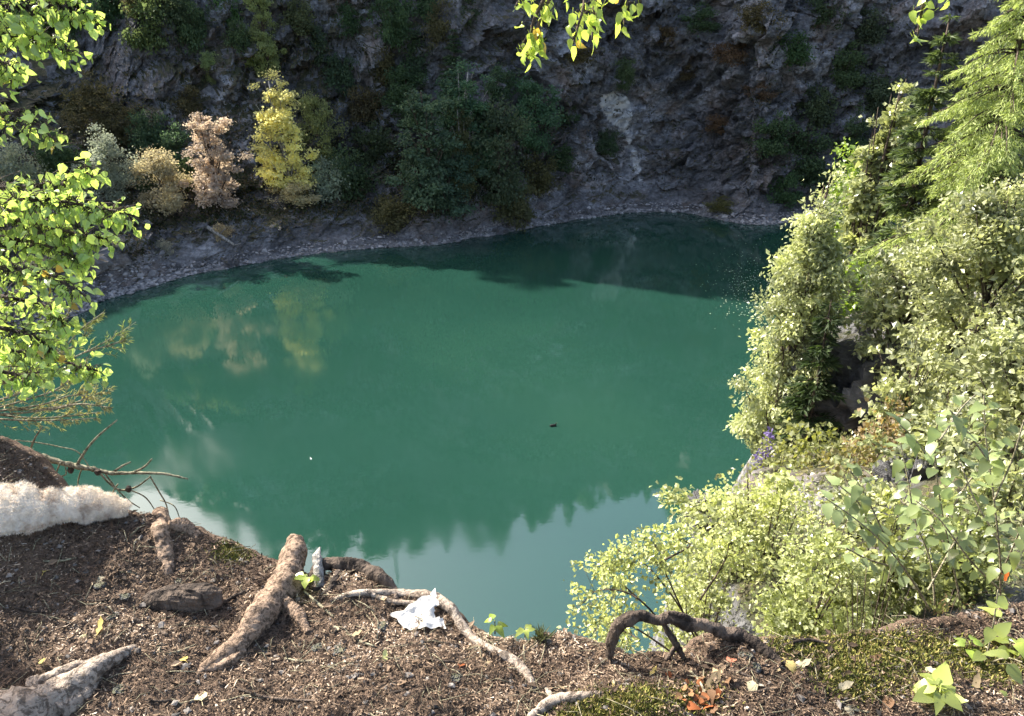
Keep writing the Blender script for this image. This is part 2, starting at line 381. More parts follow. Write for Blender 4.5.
ye = np.interp(GXs, E[:, 0], E[:, 1]); de = np.interp(GXs, E[:, 0], E[:, 2])
q0 = np.stack([GXs, 0 * GXs, 0 * GXs], -1)
ye = ye + .02 * fbm(q0 * 9, 4)
tt = np.concatenate([np.linspace(0, 1, 260), ])
lip = np.array([(.02, .008), (.045, .03), (.065, .07), (.08, .13), (.085, .25), (.06, .5), (.0, 1.0), (-.1, 3.0)])
NG = len(tt) + len(lip)
GV = np.zeros((len(GXs), NG, 3)); y0 = .75
yy = y0 + (ye[:, None] - y0) * tt[None] ** .8
GV[:, :len(tt), 0] = GXs[:, None]; GV[:, :len(tt), 1] = yy
def groundz(x, y):
    """rolling surface, camera relative"""
    dd = np.interp(x, GXs, de); yE = np.interp(x, GXs, ye)
    t = np.clip((y - .9) / (yE - .9), 0, 1.2)
    z = -1.66 + (1.66 - dd) * t ** 1.6
    Q = np.stack([x, y, 0 * x], -1)
    z = z + .035 * fbm(Q * 2.6, 3) * (1 - smooth(.8, 1, t) * .7) + .012 * fbm(Q * 11, 3)
    z = z + .05 * np.exp(-(((x - .36) / .17) ** 2 + ((y - 1.46) / .1) ** 2))           # mossy hump
    z = z + .03 * np.exp(-(((x - 1.0) / .3) ** 2 + ((y - 1.52) / .1) ** 2))
    return z
fine = lambda x, y: .006 * fbm(np.stack([x, y, 0 * x], -1) * 45, 3, .6) + .006 * blocks(np.stack([x, y, 0 * x], -1) * 60, 1)
gz = groundz(GV[:, :len(tt), 0].ravel(), yy.ravel()) + fine(GV[:, :len(tt), 0].ravel(), yy.ravel())
GV[:, :len(tt), 2] = gz.reshape(len(GXs), -1)
for i, (a, b) in enumerate(lip):
    GV[:, len(tt) + i, 0] = GXs; GV[:, len(tt) + i, 1] = ye + a + .02 * fbm(q0 * 14 + i * .3, 3); GV[:, len(tt) + i, 2] = GV[:, len(tt) - 1, 2] - b
GV = GV.reshape(-1, 3); GV[:, 2] += CZ
def ground_mat():
    m, t, o = new_mat('forest_floor'); q = N(t); v = q.coord()
    n1 = q.noise(v, 5, 5, .65); n2 = q.noise(v, 60, 6, .75); n3 = q.noise(v, 190, 4, .7)
    c = q.ramp(n2, [(.3, (.07, .046, .032)), (.5, (.18, .122, .086)), (.68, (.32, .225, .16))])
    c = q.mix(q.ramp(n1, [(.35, 0), (.65, .8)]), c, (.20, .14, .10)); c = q.mix(.7, c, q.ramp(n3, [(.35, .45), (.65, 1.5)]), 'MULTIPLY')
    ms = q.attr('moss'); mf = q.ramp(q.math('MULTIPLY', ms, q.math('ADD', q.noise(v, 14, 6, .7), .5)), [(.35, 0), (.6, 1)])
    mc = q.ramp(n3, [(.3, (.07, .07, .018)), (.6, (.20, .18, .05)), (.8, (.33, .25, .09))])
    c = q.mix(mf, c, mc)
    h = q.math('ADD', n2, q.math('MULTIPLY', n3, .6)); p = q.pbsdf(c, .9, .15, q.bump(h, .9, .02)); q.l(p.outputs[0], o.inputs[0]); return m
M_ground = ground_mat()
ground_m = np_mesh('ground', GV, grid_faces(len(GXs), NG), None, True)
moss_c = [(to_z(a, b, CZ - 1.62), rx, ry) for a, b, rx, ry in ((650, 705, .17, .07), (590, 712, .08, .04), (860, 668, .14, .07), (900, 650, .26, .05), (860, 690, .10, .05), (980, 668, .14, .06), (800, 655, .1, .04), (120, 528, .12, .06), (235, 560, .06, .05))]
def mossv(x, y):
    s = 0
    for c, rx, ry in moss_c: s = s + np.exp(-(((x - c.x) / rx) ** 2 + ((y - c.y) / ry) ** 2))
    return np.clip(s, 0, 1)
vattr(ground_m, 'moss', mossv(GV[:, 0], GV[:, 1]))
ground = tag(link('ground', ground_m, M_ground), kind='structure')
g_bvh = BVHTree.FromPolygons([Vector(p) for p in GV], grid_faces(len(GXs), NG).tolist())
def cast_g(px, py):
    h = g_bvh.ray_cast(Vector((0, 0, CZ)), ray(px, py).normalized()); return h[0]
def gp(px, py, lift=0, dropdef=1.62):
    p = cast_g(px, py)
    if p is None: p = to_z(px, py, CZ - dropdef)
    return Vector((p.x, p.y, p.z + lift))
def gz_at(x, y):
    h = g_bvh.ray_cast(Vector((x, y, CZ + 2)), Vector((0, 0, -1))); return h[0].z if h[0] is not None else CZ - 1.64
# ------------------------------------------------------------------ foliage generators
def unit(a): return a / (np.linalg.norm(a, axis=-1, keepdims=True) + 1e-9)
def leaf_cloud(C, A, size, r, width=.42, fold=.12, ovate=False, upb=.5):
    """one small folded leaf at every row of C, pointing along A"""
    n = len(C); s = (size * r.uniform(.65, 1.3, n))[:, None]; A = unit(A)
    nr = unit(r.normal(size=(n, 3)) + np.array([0, 0, upb * 2])); B = unit(np.cross(A, nr)); Nn = np.cross(B, A)
    if not ovate:
        V = np.stack([C, C + A * s * .45 + B * s * width + Nn * s * fold, C + A * s, C + A * s * .45 - B * s * width + Nn * s * fold], 1).reshape(-1, 3)
        Fq = np.arange(n * 4).reshape(n, 4); return V, Fq
    V = np.stack([C, C + A * s * .3 + B * s * width + Nn * s * fold, C + A * s * .68 + B * s * width * .7 + Nn * s * fold * .8, C + A * s - Nn * s * .08,
                  C + A * s * .68 - B * s * width * .7 + Nn * s * fold * .8, C + A * s * .3 - B * s * width + Nn * s * fold], 1).reshape(-1, 3)
    i = np.arange(n)[:, None] * 6
    return V, np.vstack([i + np.array([[0, 1, 2, 3]]), i + np.array([[0, 3, 4, 5]])])
def leaf_mesh(name, V, Fq, r, ovate=False, a=None):
    n = len(Fq) // (2 if ovate else 1); a = r.uniform(0, 1, n) if a is None else a
    return np_mesh(name, V, Fq, np.concatenate([a, a]) if ovate else a)
def decid(seed, h, rad, cb, nl=14, per=5, n=6000, ls=.3, shape=None, cs=.16, droop=.2, tr=None, multi=False, ovate=False, width=.42, gap=.0):
    """trunk with limbs, and a crown of leaves clumped on the limb ends -> (trunk mesh, crown mesh)"""
    r = np.random.default_rng(seed); shape = shape or (lambda t: np.sin(np.pi * np.clip(.12 + .86 * t, 0, 1)) ** .7)
    tr = tr or h * .016; g = Geo(); lean = r.normal(0, .03, 2) * h
    zt = np.linspace(0, 1, 9); tp = np.stack([lean[0] * zt ** 2 + .012 * h * np.sin(zt * 7 + seed), lean[1] * zt ** 2 + .012 * h * np.cos(zt * 5 + seed), zt * h * .95], 1)
    if not multi: g.tube(tp, tr * (1 - .85 * zt) + .002 * h, 6, .15, seed)
    CC = []; W = []
    for i in range(nl):
        t = cb + (1 - cb) * (i + r.uniform(.1, .9)) / nl; az = i * 2.39996 + r.normal(0, .3)
        tau = (t - cb) / (1 - cb); R = rad * shape(tau) * r.uniform(.62, 1.08)
        axis = np.array([np.interp(t, zt, tp[:, 0]), np.interp(t, zt, tp[:, 1]), 0])
        end = axis + np.array([math.cos(az) * R, math.sin(az) * R, t * h])
        zs = 0 if multi else max(cb * .5, t - .28 * (1 + droop)) * h
        st = np.array([np.interp(zs / h, zt, tp[:, 0]), np.interp(zs / h, zt, tp[:, 1]), zs]) + (r.normal(0, .05, 3) * rad * np.array([1, 1, 0]) if multi else 0)
        mid = (st + end) / 2 + np.array([math.cos(az), math.sin(az), 0]) * R * (-.12 if multi else .08) + np.array([0, 0, droop * R * .6])
        c = spline([st, mid, end], 9); g.tube(c, np.linspace(tr * (.45 if not multi else .6), tr * .08, 9), 5, 0)
        for j in range(per):
            s = r.uniform(.35, 1.05); p = c[min(8, int(s * 8))] + r.normal(0, 1, 3) * rad * cs * np.array([1, 1, .8])
            g.tube(np.array([c[min(7, int(s * 7))], (c[min(7, int(s * 7))] + p) / 2 + [0, 0, .02 * h * droop], p]), [tr * .12, tr * .08, tr * .03], 3)
            CC.append(p); W.append(r.uniform(.4, 1.4) * (0 if r.uniform() < gap else 1))
    CC = np.array(CC); W = np.array(W) / sum(W); k = r.choice(len(CC), n, p=W)
    sg = rad * cs * .75 * r.uniform(.6, 1.3, len(CC))[k][:, None]
    C = CC[k] + r.normal(0, 1, (n, 3)) * sg * np.array([1, 1, .62]); out = unit(C - np.array([0, 0, h * .5])) 
    A = out * .5 + r.normal(0, .6, (n, 3)) + np.array([0, 0, -.5 * droop - .2])
    V, Fq = leaf_cloud(C, A, ls * r.uniform(.7, 1.4, len(CC))[k], r, width, ovate=ovate)
    tone = np.clip(.62 * r.uniform(0, 1, len(CC))[k] + .38 * r.uniform(0, 1, n), 0, 1)
    m = leaf_mesh('crown', V, Fq, r, ovate, tone); return g.mesh('trunk'), m
def conifer(seed, h, rad, cb=.05, n=9000, ls=.3, droop=.25, levels=26, feather=False, wid=.10, lean=0):
    r = np.random.default_rng(seed); g = Geo(); zt = np.linspace(0, 1, 7)
    g.tube(np.stack([0 * zt + lean * zt, 0 * zt, zt * h], 1), h * .014 * (1 - .92 * zt) + .004, 6, .1, seed)
    PP = []; AA = []
    for i in range(levels):
        t = cb + (1 - cb) * (i + r.uniform(0, 1)) / levels; L0 = rad * (1 - (t - cb) / (1 - cb)) ** .75 + .04 * rad
        for b in range(5 if not feather else 4):
            az = r.uniform(0, 6.28); L_ = L0 * r.uniform(.6, 1.1); d = np.array([math.cos(az), math.sin(az), 0]); s = np.linspace(0, 1, 6)
            rise = (.25 if feather else -.05)
            c = np.array([lean * t, 0, t * h]) + d * (s * L_)[:, None] + np.array([0, 0, 1]) * (L_ * (rise * s - droop * s ** 2 + .12 * s ** 3))[:, None]
            g.tube(c, np.linspace(.008 * h * (1 - t) + .004, .002, 6), 3)
            k = max(6, int(n / (levels * 5) * (L_ / (rad * .55)))); q = r.uniform(.12, 1, k); base = np.stack([np.interp(q, s, c[:, m]) for m in range(3)], 1)
            side = np.array([-d[1], d[0], 0]) * np.sign(r.normal(size=k))[:, None]
            tl = (L_ * .42 * (1.15 - q) * r.uniform(.1, 1, k))[:, None]; hang = -1.5 if feather else -.22
            PP.append(base + (side * .8 + d * .55 + np.array([0, 0, hang * .6])) * tl)
            AA.append(side * r.uniform(0, 1, (k, 1)) + d * .9 + np.array([0, 0, hang]) + r.normal(0, (.35 if not feather else .95), (k, 3)))
    C = np.vstack(PP); A = np.vstack(AA); V, Fq = leaf_cloud(C, A, ls, r, wid, fold=.02)
    return g.mesh('trunk'), leaf_mesh('crown', V, Fq, r)

def make_tree(name, label, cat, meshes, loc, color, scale=(1, 1, 1), rz=0, group=None, bark=None, leafm=None):
    o = thing(name, label, cat, loc, group, rz); o.scale = scale
    t = link('trunk', meshes[0], bark or M_bark, o); c = link('crown', meshes[1], leafm or M_leaf, o); c.color = (*color, 1)
    return o

# ------------------------------------------------------------------ trees and shrubs on the far side
far = {
 'round': [decid(s, 10, 3.6, .12, 16, 5, 8000, .28, cs=.22, droop=.1, gap=.1) for s in (1, 2, 3)],
 'tall': [decid(s, 10, 2.3, .08, 20, 5, 11000, .20, shape=lambda t: np.clip(1.12 - t, 0, 1) ** .5 * (.6 + .45 * np.clip(t * 3, 0, 1)), cs=.17, droop=.45, gap=.04) for s in (4, 5)],
 'bush': [decid(s, 5, 3.0, .0, 14, 5, 4200, .3, cs=.24, multi=True, tr=.09, shape=lambda t: np.cos(t * 1.35) ** .5) for s in (6, 7, 8)],
 'fir': [conifer(s, 10, 2.1, .04, 5200, .5, .25, 20, wid=.13) for s in (9, 10)]}
YEL = (.95, .88, .44); PINK = (.62, .55, .44); TAN = (.52, .48, .31); GREY = (.36, .40, .31); DARK = (.10, .155, .08); MID = (.15, .22, .09); BLUEG = (.11, .19, .115); LITE = (.32, .37, .16); OLIVE = (.15, .155, .075); RUST = (.20, .14, .085)
def far_tree(kind, px, pb, hpx, wpx, color, name, label, cat, group=None, bark=None):
    p = cast_cliff(px, pb)
    if p is None: return None
    dd = depth(p); h = hpx * dd / F / .96; wd = wpx * dd / F; v = far[kind]; ms = v[random.randrange(len(v))]
    base_h = 5 if kind == 'bush' else 10; base_w = {'round': 8.2, 'tall': 5.0, 'bush': 6.6, 'fir': 4.2}[kind]
    s = (wd / base_w, wd / base_w, h / base_h)
    c = tuple(min(.9, x * random.uniform(.9, 1.1)) for x in color)
    return make_tree(name, label, cat, ms, (p.x, p.y + .2, p.z - .25), c, s, random.uniform(0, 6.28), group, bark, M_far)
G1 = 'autumn trees on the rock bench across the water'
T_ = [
 ('tall', 289, 196, 112, 62, YEL, 'birch_tree', 'bright yellow birch standing alone above the far rock wall', 'tree', G1),
 ('tall', 218, 210, 96, 54, PINK, 'tree', 'pinkish brown tree just left of the yellow birch', 'tree', G1),
 ('round', 165, 214, 66, 56, TAN, 'tree', 'low tan tree left of the pinkish brown one', 'tree', G1),
 ('round', 112, 200, 66, 56, GREY, 'willow_tree', 'small silvery grey green willow at the foot of the dark crag', 'tree', G1),
 ('round', 112, 150, 66, 62, OLIVE, 'tree', 'dark olive tree with a lit top above the silvery willow', 'tree', G1),
 ('round', 322, 166, 70, 44, LITE, 'tree', 'pale green tree right behind the yellow birch', 'tree', G1),
 ('bush', 330, 196, 38, 44, GREY, 'shrub', 'pale grey green shrub at the right foot of the yellow birch', 'shrub', G1),
 ('tall', 268, 76, 78, 34, LITE, 'tree', 'light green sunlit tree high on the slope above the yellow birch', 'tree', None),
 ('bush', 247, 62, 26, 22, LITE, 'shrub', 'small lit shrub beside the high light green tree', 'shrub', None),
 ('bush', 222, 238, 17, 20, TAN, 'shrub', 'small straw coloured shrub beside the fallen pale trunk', 'shrub', None),
 ('bush', 163, 252, 14, 18, GREY, 'shrub', 'tiny greyish shrub on the far rock wall above the pebble beach', 'shrub', None),
 ('bush', 212, 82, 18, 18, LITE, 'shrub', 'pale tuft like shrub high left of the yellow birch, below dark scrub', 'shrub', None),
 ('bush', 208, 66, 16, 18, LITE, 'shrub', 'pale lit shrub uppermost of the two small ones left of the high tree', 'shrub', None),
 ('bush', 296, 200, 22, 50, TAN, 'shrub', 'low tan undergrowth shrub at the foot of the yellow birch', 'shrub', None),
 ('tall', 430, 212, 118, 74, BLUEG, 'tree', 'dark green tree at the left end of the central clump', 'tree', 'dark trees of the central clump'),
 ('tall', 462, 186, 112, 76, BLUEG, 'tree', 'tallest dark tree in the middle of the central clump', 'tree', 'dark trees of the central clump'),
 ('round', 498, 205, 100, 74, DARK, 'tree', 'broad dark tree at the right end of the central clump', 'tree', 'dark trees of the central clump'),
 ('round', 448, 215, 62, 60, BLUEG, 'tree', 'low bushy dark tree in front of the central clump', 'tree', 'dark trees of the central clump'),
 ('round', 536, 152, 70, 56, BLUEG, 'tree', 'round dark tree standing apart to the right of the central clump', 'tree', 'dark trees of the central clump'),
 ('tall', 463, 198, 88, 30, OLIVE, 'birch_tree', 'slim olive birch with a pale stem in front of the central clump', 'tree', None),
 ('round', 408, 128, 62, 50, DARK, 'tree', 'dark tree above and left of the central clump', 'tree', 'dark trees of the central clump'),
 ('bush', 352, 196, 48, 52, DARK, 'shrub', 'dark shrub between the yellow birch and the brown slope', 'shrub', None),
 ('bush', 372, 162, 36, 44, DARK, 'shrub', 'dark shrub on the slope midway between yellow birch and central clump', 'shrub', None),
 ('bush', 512, 218, 40, 48, OLIVE, 'shrub', 'olive shrub hanging above the shore right of the central clump', 'shrub', None),
 ('bush', 395, 224, 30, 50, OLIVE, 'shrub', 'olive shrub low on the bank left of the central clump', 'shrub', None),
 ('fir', 455, 95, 60, 34, DARK, 'fir_tree', 'dark fir above the central clump', 'tree', None),
]
for kind, px, pb, h, wd, c, nm, lab, cat, grp in T_:
    far_tree(kind, px, pb, h, wd, c, nm, lab, cat, grp, M_birchbark if 'birch' in nm else None)
SHR = [ # dark scrub of the shaded slopes: px, base, height, width, colour
 (40, 40, 46, 50, MID), (75, 30, 40, 44, DARK), (110, 22, 40, 46, DARK), (150, 46, 50, 50, MID), (172, 20, 36, 40, DARK), (195, 44, 40, 36, DARK), (228, 20, 34, 34, MID), (240, 46, 26, 26, DARK), (140, 12, 30, 40, OLIVE),
 (60, 172, 40, 50, DARK), (22, 190, 46, 50, GREY), (150, 150, 40, 44, DARK), (175, 160, 32, 40, DARK), (186, 190, 36, 34, DARK), (145, 190, 26, 40, DARK), (80, 120, 30, 36, OLIVE), (190, 110, 26, 34, OLIVE),
 (316, 60, 38, 36, DARK), (340, 88, 34, 36, DARK), (365, 118, 32, 36, OLIVE), (300, 28, 28, 34, OLIVE), (398, 40, 46, 40, DARK), (420, 70, 40, 40, DARK), (385, 78, 36, 36, OLIVE), (440, 40, 38, 36, OLIVE), (470, 20, 30, 36, DARK), (350, 30, 26, 30, DARK), (430, 16, 24, 34, DARK),
 (500, 96, 30, 34, DARK), (540, 190, 34, 40, OLIVE), (560, 170, 26, 34, DARK), (565, 120, 22, 30, DARK), (625, 84, 26, 24, DARK), (606, 150, 22, 28, DARK),
 (722, 210, 13, 34, OLIVE), (770, 150, 34, 44, DARK), (800, 176, 44, 54, DARK), (838, 200, 46, 54, DARK), (780, 202, 34, 44, DARK), (815, 120, 34, 46, DARK), (850, 150, 36, 46, DARK), (842, 84, 36, 44, DARK), (790, 60, 28, 40, DARK), (760, 30, 28, 44, OLIVE), (730, 60, 20, 36, RUST), (700, 30, 24, 40, DARK), (760, 96, 18, 34, RUST), (720, 130, 16, 30, RUST), (870, 40, 32, 44, DARK), (880, 110, 36, 44, DARK), (820, 22, 26, 44, DARK), (690, 76, 14, 30, RUST), (660, 40, 16, 34, RUST), (580, 60, 16, 30, OLIVE)]
CN = {DARK: 'dark green', MID: 'mid green', OLIVE: 'olive', GREY: 'grey green', RUST: 'rusty brown', BLUEG: 'blue green', TAN: 'tan', LITE: 'light green'}
LM = [(20, 190, 'silvery willow'), (112, 60, 'dark olive tree'), (218, 130, 'pinkish brown tree'), (290, 120, 'yellow birch'), (268, 40, 'high light green tree'), (462, 120, 'central tree clump'), (536, 110, 'round tree apart from the clump'), (620, 100, 'white rock patch'), (560, 10, 'hanging top edge leaves'), (630, 180, 'pale rock streak'), (800, 230, 'shore by the right trees'), (890, 90, 'dark spruce on the right')]
seen = {}
for i, (px, pb, h, wd, c) in enumerate(SHR):
    lm = min(LM, key=lambda l: (l[0] - px) ** 2 + (l[1] - pb + h / 2) ** 2); dx, dy = px - lm[0], (pb - h / 2) - lm[1]
    side = ('right of' if dx > 0 else 'left of') if abs(dx) > abs(dy) else ('below' if dy > 0 else 'above')
    sz = 'large' if wd >= 48 else 'middling' if wd >= 38 else 'small'
    lab = f'{sz} {CN[c]} shrub {side} the {lm[2]}'
    k = seen.get(lab, 0); seen[lab] = k + 1
    if k: lab += [', second from it', ', third from it', ', farthest from it'][min(k - 1, 2)]
    far_tree('bush', px, pb, h, wd, c, 'shrub', lab, 'shrub', 'scrub growing on the shaded quarry face')
# trees on the rim: seen only as the jagged edge of the reflection and of the shade on the water
rim = []
for i in range(84):
    u = int(np.interp(i / 83, [0, 1], [np.argmin(np.abs(pxu - 10) + (SY < 40) * 1e3), np.argmin(np.abs(pxu - 860) + (SY < 40) * 1e3)]))
    ci = NV * u + int(NV * .905) + random.randint(-3, 6); p = P[ci]
    kind = 'fir' if random.random() < .55 else 'round'; ms = far[kind][random.randrange(2)]
    s = random.uniform(.45, .8)
    rim.append(make_tree('fir_tree' if kind == 'fir' else 'tree', 'dark ' + ('fir' if kind == 'fir' else 'leafy tree') + ' on the quarry rim, seen mirrored upside down in the lake', 'tree', ms, (p[0], p[1], p[2] - .5), DARK, (s, s, s), random.uniform(0, 6), 'firs on the quarry rim' if kind == 'fir' else 'leafy trees on the quarry rim'))
u = int(np.argmin(np.abs(pxu - 437) + (SY < 40) * 1e3)); p = P[NV * u + int(NV * .9)]
g = Geo()
for a in range(3): g.tube([(math.cos(a * 2.1) * .55, math.sin(a * 2.1) * .55, 0), (math.cos(a * 2.1) * .2, math.sin(a * 2.1) * .2, 17)], [.09, .07], 5)
for z in np.arange(.5, 16.5, 1.0):
    f = .55 - .35 * z / 17; f2 = .55 - .35 * (z + 1) / 17
    for a in range(3): g.tube([(math.cos(a * 2.1) * f, math.sin(a * 2.1) * f, z), (math.cos(a * 2.1 + 2.1) * f2, math.sin(a * 2.1 + 2.1) * f2, z + 1)], .04, 3)
m_, t_, o_ = new_mat('galvanised_steel'); q_ = N(t_); pb_ = q_.pbsdf((.3, .31, .32), .45, .5); pb_.inputs['Metallic'].default_value = .7; q_.l(pb_.outputs[0], o_.inputs[0])
mast = thing('lattice_mast', 'slender lattice mast on the rim, mirrored as a thin spike in the lake', 'mast', (p[0], p[1], p[2] - .5)); link('lattice', g.mesh('lattice'), m_, mast)
g = Geo(); g.tube([(0, 0, 17), (0, 0, 20)], [.08, .05], 5); link('antenna', g.mesh('antenna'), m_, mast)

# grass, heath and leaf drifts on the ledges
me = np.array([v for v in P]).reshape(NU, NV, 3); du = np.gradient(me, axis=0); dv = np.gradient(me, axis=1); nn = unit(np.cross(dv, du)); nz = np.abs(nn[..., 2])
pm = np.repeat(pxu[:, None], NV, 1); zz = me[..., 2]
wgt = smooth(.35, .75, nz) * smooth(1.5, 5, zz) * (zz < 30) * (pm > -60) * (pm < 900) * (1 - .82 * smooth(470, 560, pm)) * (dens_u := np.interp(np.arange(NU), np.arange(NU), np.where(pxu > -100, 1, 0)))[:, None]
wgt = wgt * smooth(-.25, .25, fbm(me.reshape(-1, 3) * .35, 3)).reshape(NU, NV)
wf = wgt.ravel() / wgt.sum(); r = np.random.default_rng(5); ii = r.choice(len(wf), 60000, p=wf)
C = me.reshape(-1, 3)[ii] + r.normal(0, .25, (60000, 3)); C[:, 2] -= .1
V, Fq = leaf_cloud(C, r.normal(0, .8, (60000, 3)) + [0, 0, .7], .33, r, .25)
m_, t_, o_ = new_mat('heath'); q_ = N(t_)
hc = q_.ramp(q_.attr('rnd'), [(0, (.03, .04, .018)), (.4, (.06, .075, .03)), (.7, (.10, .085, .045)), (1, (.17, .13, .075))])
pb_ = q_.pbsdf(hc, .8, .2); tr_ = q_.n('BsdfTranslucent'); q_.l(hc, tr_.inputs[0]); mx_ = q_.n('MixShader'); mx_.inputs[0].default_value = .3
q_.l(pb_.outputs[0], mx_.inputs[1]); q_.l(tr_.outputs[0], mx_.inputs[2]); q_.l(mx_.outputs[0], o_.inputs[0]); M_heath = m_
tag(link('cliff_heath', leaf_mesh('cliff_heath', V, Fq, r), M_heath), 'dark grass and heath covering the ledges of the far slope', 'ground cover', kind='stuff')

# stones along the shore
def stones(C, S3, r, name):
    n = len(C); base = np.array([(1, 0, 0), (0, 1, 0), (-1, 0, 0), (0, -1, 0), (.35, .3, .8), (-.4, .2, .75), (0, -.45, .7), (0, 0, -.8)])
    tri = np.array([(0, 1, 4), (1, 5, 4), (1, 2, 5), (2, 6, 5), (2, 3, 6), (3, 0, 6), (0, 4, 6), (4, 5, 6), (1, 0, 7), (2, 1, 7), (3, 2, 7), (0, 3, 7)])
    th = r.uniform(0, 6.28, n); c, s = np.cos(th), np.sin(th); B = base[None] + r.normal(0, .17, (n, 8, 3)); B = B * S3[:, None]
    X_ = B[..., 0] * c[:, None] - B[..., 1] * s[:, None]; Y_ = B[..., 0] * s[:, None] + B[..., 1] * c[:, None]
    V = np.stack([X_, Y_, B[..., 2]], -1) + C[:, None]; a = np.repeat(r.uniform(0, 1, n), 12)
    return np_mesh(name, V.reshape(-1, 3), (tri[None] + np.arange(n)[:, None, None] * 8).reshape(-1, 3), a)
n = 7000; okv = (zz > .02) & (zz < .9) & (pm > -40) & (pm < 860); left = (zz < 2.6) & (zz > .05) & (pm > 0) & (pm < 190)
wv = (okv * 1.0 + left * .8).ravel(); wv /= wv.sum(); ii = r.choice(len(wv), n, p=wv); C = me.reshape(-1, 3)[ii] + r.normal(0, .15, (n, 3)) * [1, 1, .1]
sz = np.clip(r.lognormal(-2.2, .5, n), .05, .5)
tag(link('shore_stones', stones(C, sz[:, None] * r.uniform(.6, 1.3, (n, 3)) * [1, 1, .7], r, 'shore_stones'), M_scree), 'pale broken stones lining the far shore', 'stones', kind='stuff')
# boulders you can tell apart
def boulder_mesh(seed, size=(1, 1, .8), res=28, rough=.35):
    th = np.linspace(0, 2 * np.pi, res, endpoint=False); ph = np.linspace(.02, np.pi - .02, res // 2 + 2)
    A, B = np.meshgrid(th, ph, indexing='ij'); S_ = np.stack([np.cos(A) * np.sin(B), np.sin(A) * np.sin(B), np.cos(B)], -1).reshape(-1, 3)
    S_ = np.sign(S_) * np.abs(S_) ** .8; k = 1 + rough * blocks(S_ * 1.1 + seed * 3.1, seed) + rough * .5 * blocks(S_ * 2.6 + seed, seed + 2) + .08 * fbm(S_ * 4 + seed, 3)
    V = S_ * k[:, None] * np.array(size); nb = len(ph); i = np.arange(res)[:, None] * nb + np.arange(nb - 1)[None]; j = ((np.arange(res) + 1) % res)[:, None] * nb + np.arange(nb - 1)[None]
    return np_mesh('boulder', V, np.stack([i, i + 1, j + 1, j], -1).reshape(-1, 4), None, False)
def rockify(m):
    for nm in ('pale', 'veg', 'wet'): vattr(m, nm, np.zeros(len(m.vertices)))
    return m
bm = [rockify(boulder_mesh(s, (1, .8, .65))) for s in (1, 2, 3)]
for i, (px, py, s, lab) in enumerate([(88, 262, 2.0, 'rounded dark boulder above the pebble beach at the left'), (112, 258, 1.3, 'dark boulder right beside the rounded one above the pebble beach'), (230, 262, .9, 'grey boulder at the foot of the fallen pale trunk'), (500, 232, .8, 'grey block at the water below the central clump'), (585, 212, .7, 'small dark block on the shore below the olive shrub'), (560, 216, 1.1, 'dark boulder at the far shore under the white rock patch'), (540, 205, 1.0, 'dark boulder above the shore, right of the central clump'), (430, 240, .8, 'low grey block at the waterline left of the central clump')]):
    p = cast_cliff(px, py); o = link('boulder', bm[i % 3], M_rock); o.location = p; o.scale = (s, s, s); o.rotation_euler.z = i; tag(o, lab, 'boulder', 'boulders on the far shore')
# fallen trunk on the slope
a, b = cast_cliff(207, 228), cast_cliff(236, 246)
if a and b:
    g = Geo(); v = (b - a); pts_ = [a - v * .1 + Vector((0, -.3, .3)), a + v * .5 + Vector((0, -.5, .35)), b + Vector((0, -.4, .2))]; g.tube(spline([tuple(x) for x in pts_], 8), np.linspace(.22, .12, 8), 6, .2)
    ft = thing('fallen_tree', 'pale fallen trunk leaning down the far slope to the shore', 'tree trunk'); link('stem', g.mesh('stem'), M_birchbark, ft)
    g = Geo(); mid = pts_[1]; g.tube([tuple(mid), tuple(mid + Vector((.8, -.3, .7)))], [.07, .03], 4); g.tube([tuple(pts_[2]), tuple(pts_[2] + Vector((.7, -.2, .2)))], [.07, .03], 4); link('branch', g.mesh('branch'), M_birchbark, ft)

# ------------------------------------------------------------------ things afloat
def bird(name, label, px, py, L_, col, rz):
    p = to_z(px, py, 0); o = thing(name, label, 'bird', p, None, rz)
    m, t, oo = new_mat(name + '_plumage'); q = N(t); c = q.mix(q.noise(q.coord(), 20, 4), col, tuple(x * .5 for x in col)); b_ = q.pbsdf(c, .7, .3); q.l(b_.outputs[0], oo.inputs[0])
    g = Geo(); g.tube(spline([(-.5, 0, .22), (-.42, 0, .15), (-.2, 0, .1), (.1, 0, .1), (.35, 0, .13), (.45, 0, .2)], 12) * L_, np.array([.015, .05, .12, .16, .18, .19, .19, .18, .16, .13, .1, .04]) * L_, 8); link('body', g.mesh('body'), m, o)
    g = Geo(); g.tube(spline([(.36, 0, .16), (.42, 0, .3), (.46, 0, .38), (.52, 0, .4)], 8) * L_, np.array([.08, .06, .055, .06, .075, .08, .07, .03]) * L_, 7); link('head', g.mesh('head'), m, o)
    g = Geo(); g.tube(np.array([(.53, 0, .39), (.66, 0, .36)]) * L_, np.array([.03, .012]) * L_, 5)
    mb, tb, ob = new_mat(name + '_bill'); qb = N(tb); pb = qb.pbsdf((.3, .2, .05), .5); qb.l(pb.outputs[0], ob.inputs[0]); link('bill', g.mesh('bill'), mb, o)
bird('duck', 'small dark duck swimming in the middle of the green lake', 553, 426, .42, (.015, .013, .012), .3)
bird('white_bird', 'tiny white bird floating on the lake left of centre', 311, 459, .2, (.8, .8, .78), 2.2)
r = np.random.default_rng(3); n = 380; C = np.array([to_z(px, py, .012) for px, py in zip(np.concatenate([np.clip(r.normal(742, 16, 260), 690, 790), r.uniform(130, 740, 120) * 0 + r.normal(748, 12, 120)]), np.concatenate([r.normal(285, 17, 260), r.normal(275, 22, 120)]))])  # sparkle on the water, built as pale flecks lying on it
V, Fq = leaf_cloud(C, r.normal(0, 1, (n, 3)) * [1, 1, .05], .085, r, .4, 0.02, upb=8)
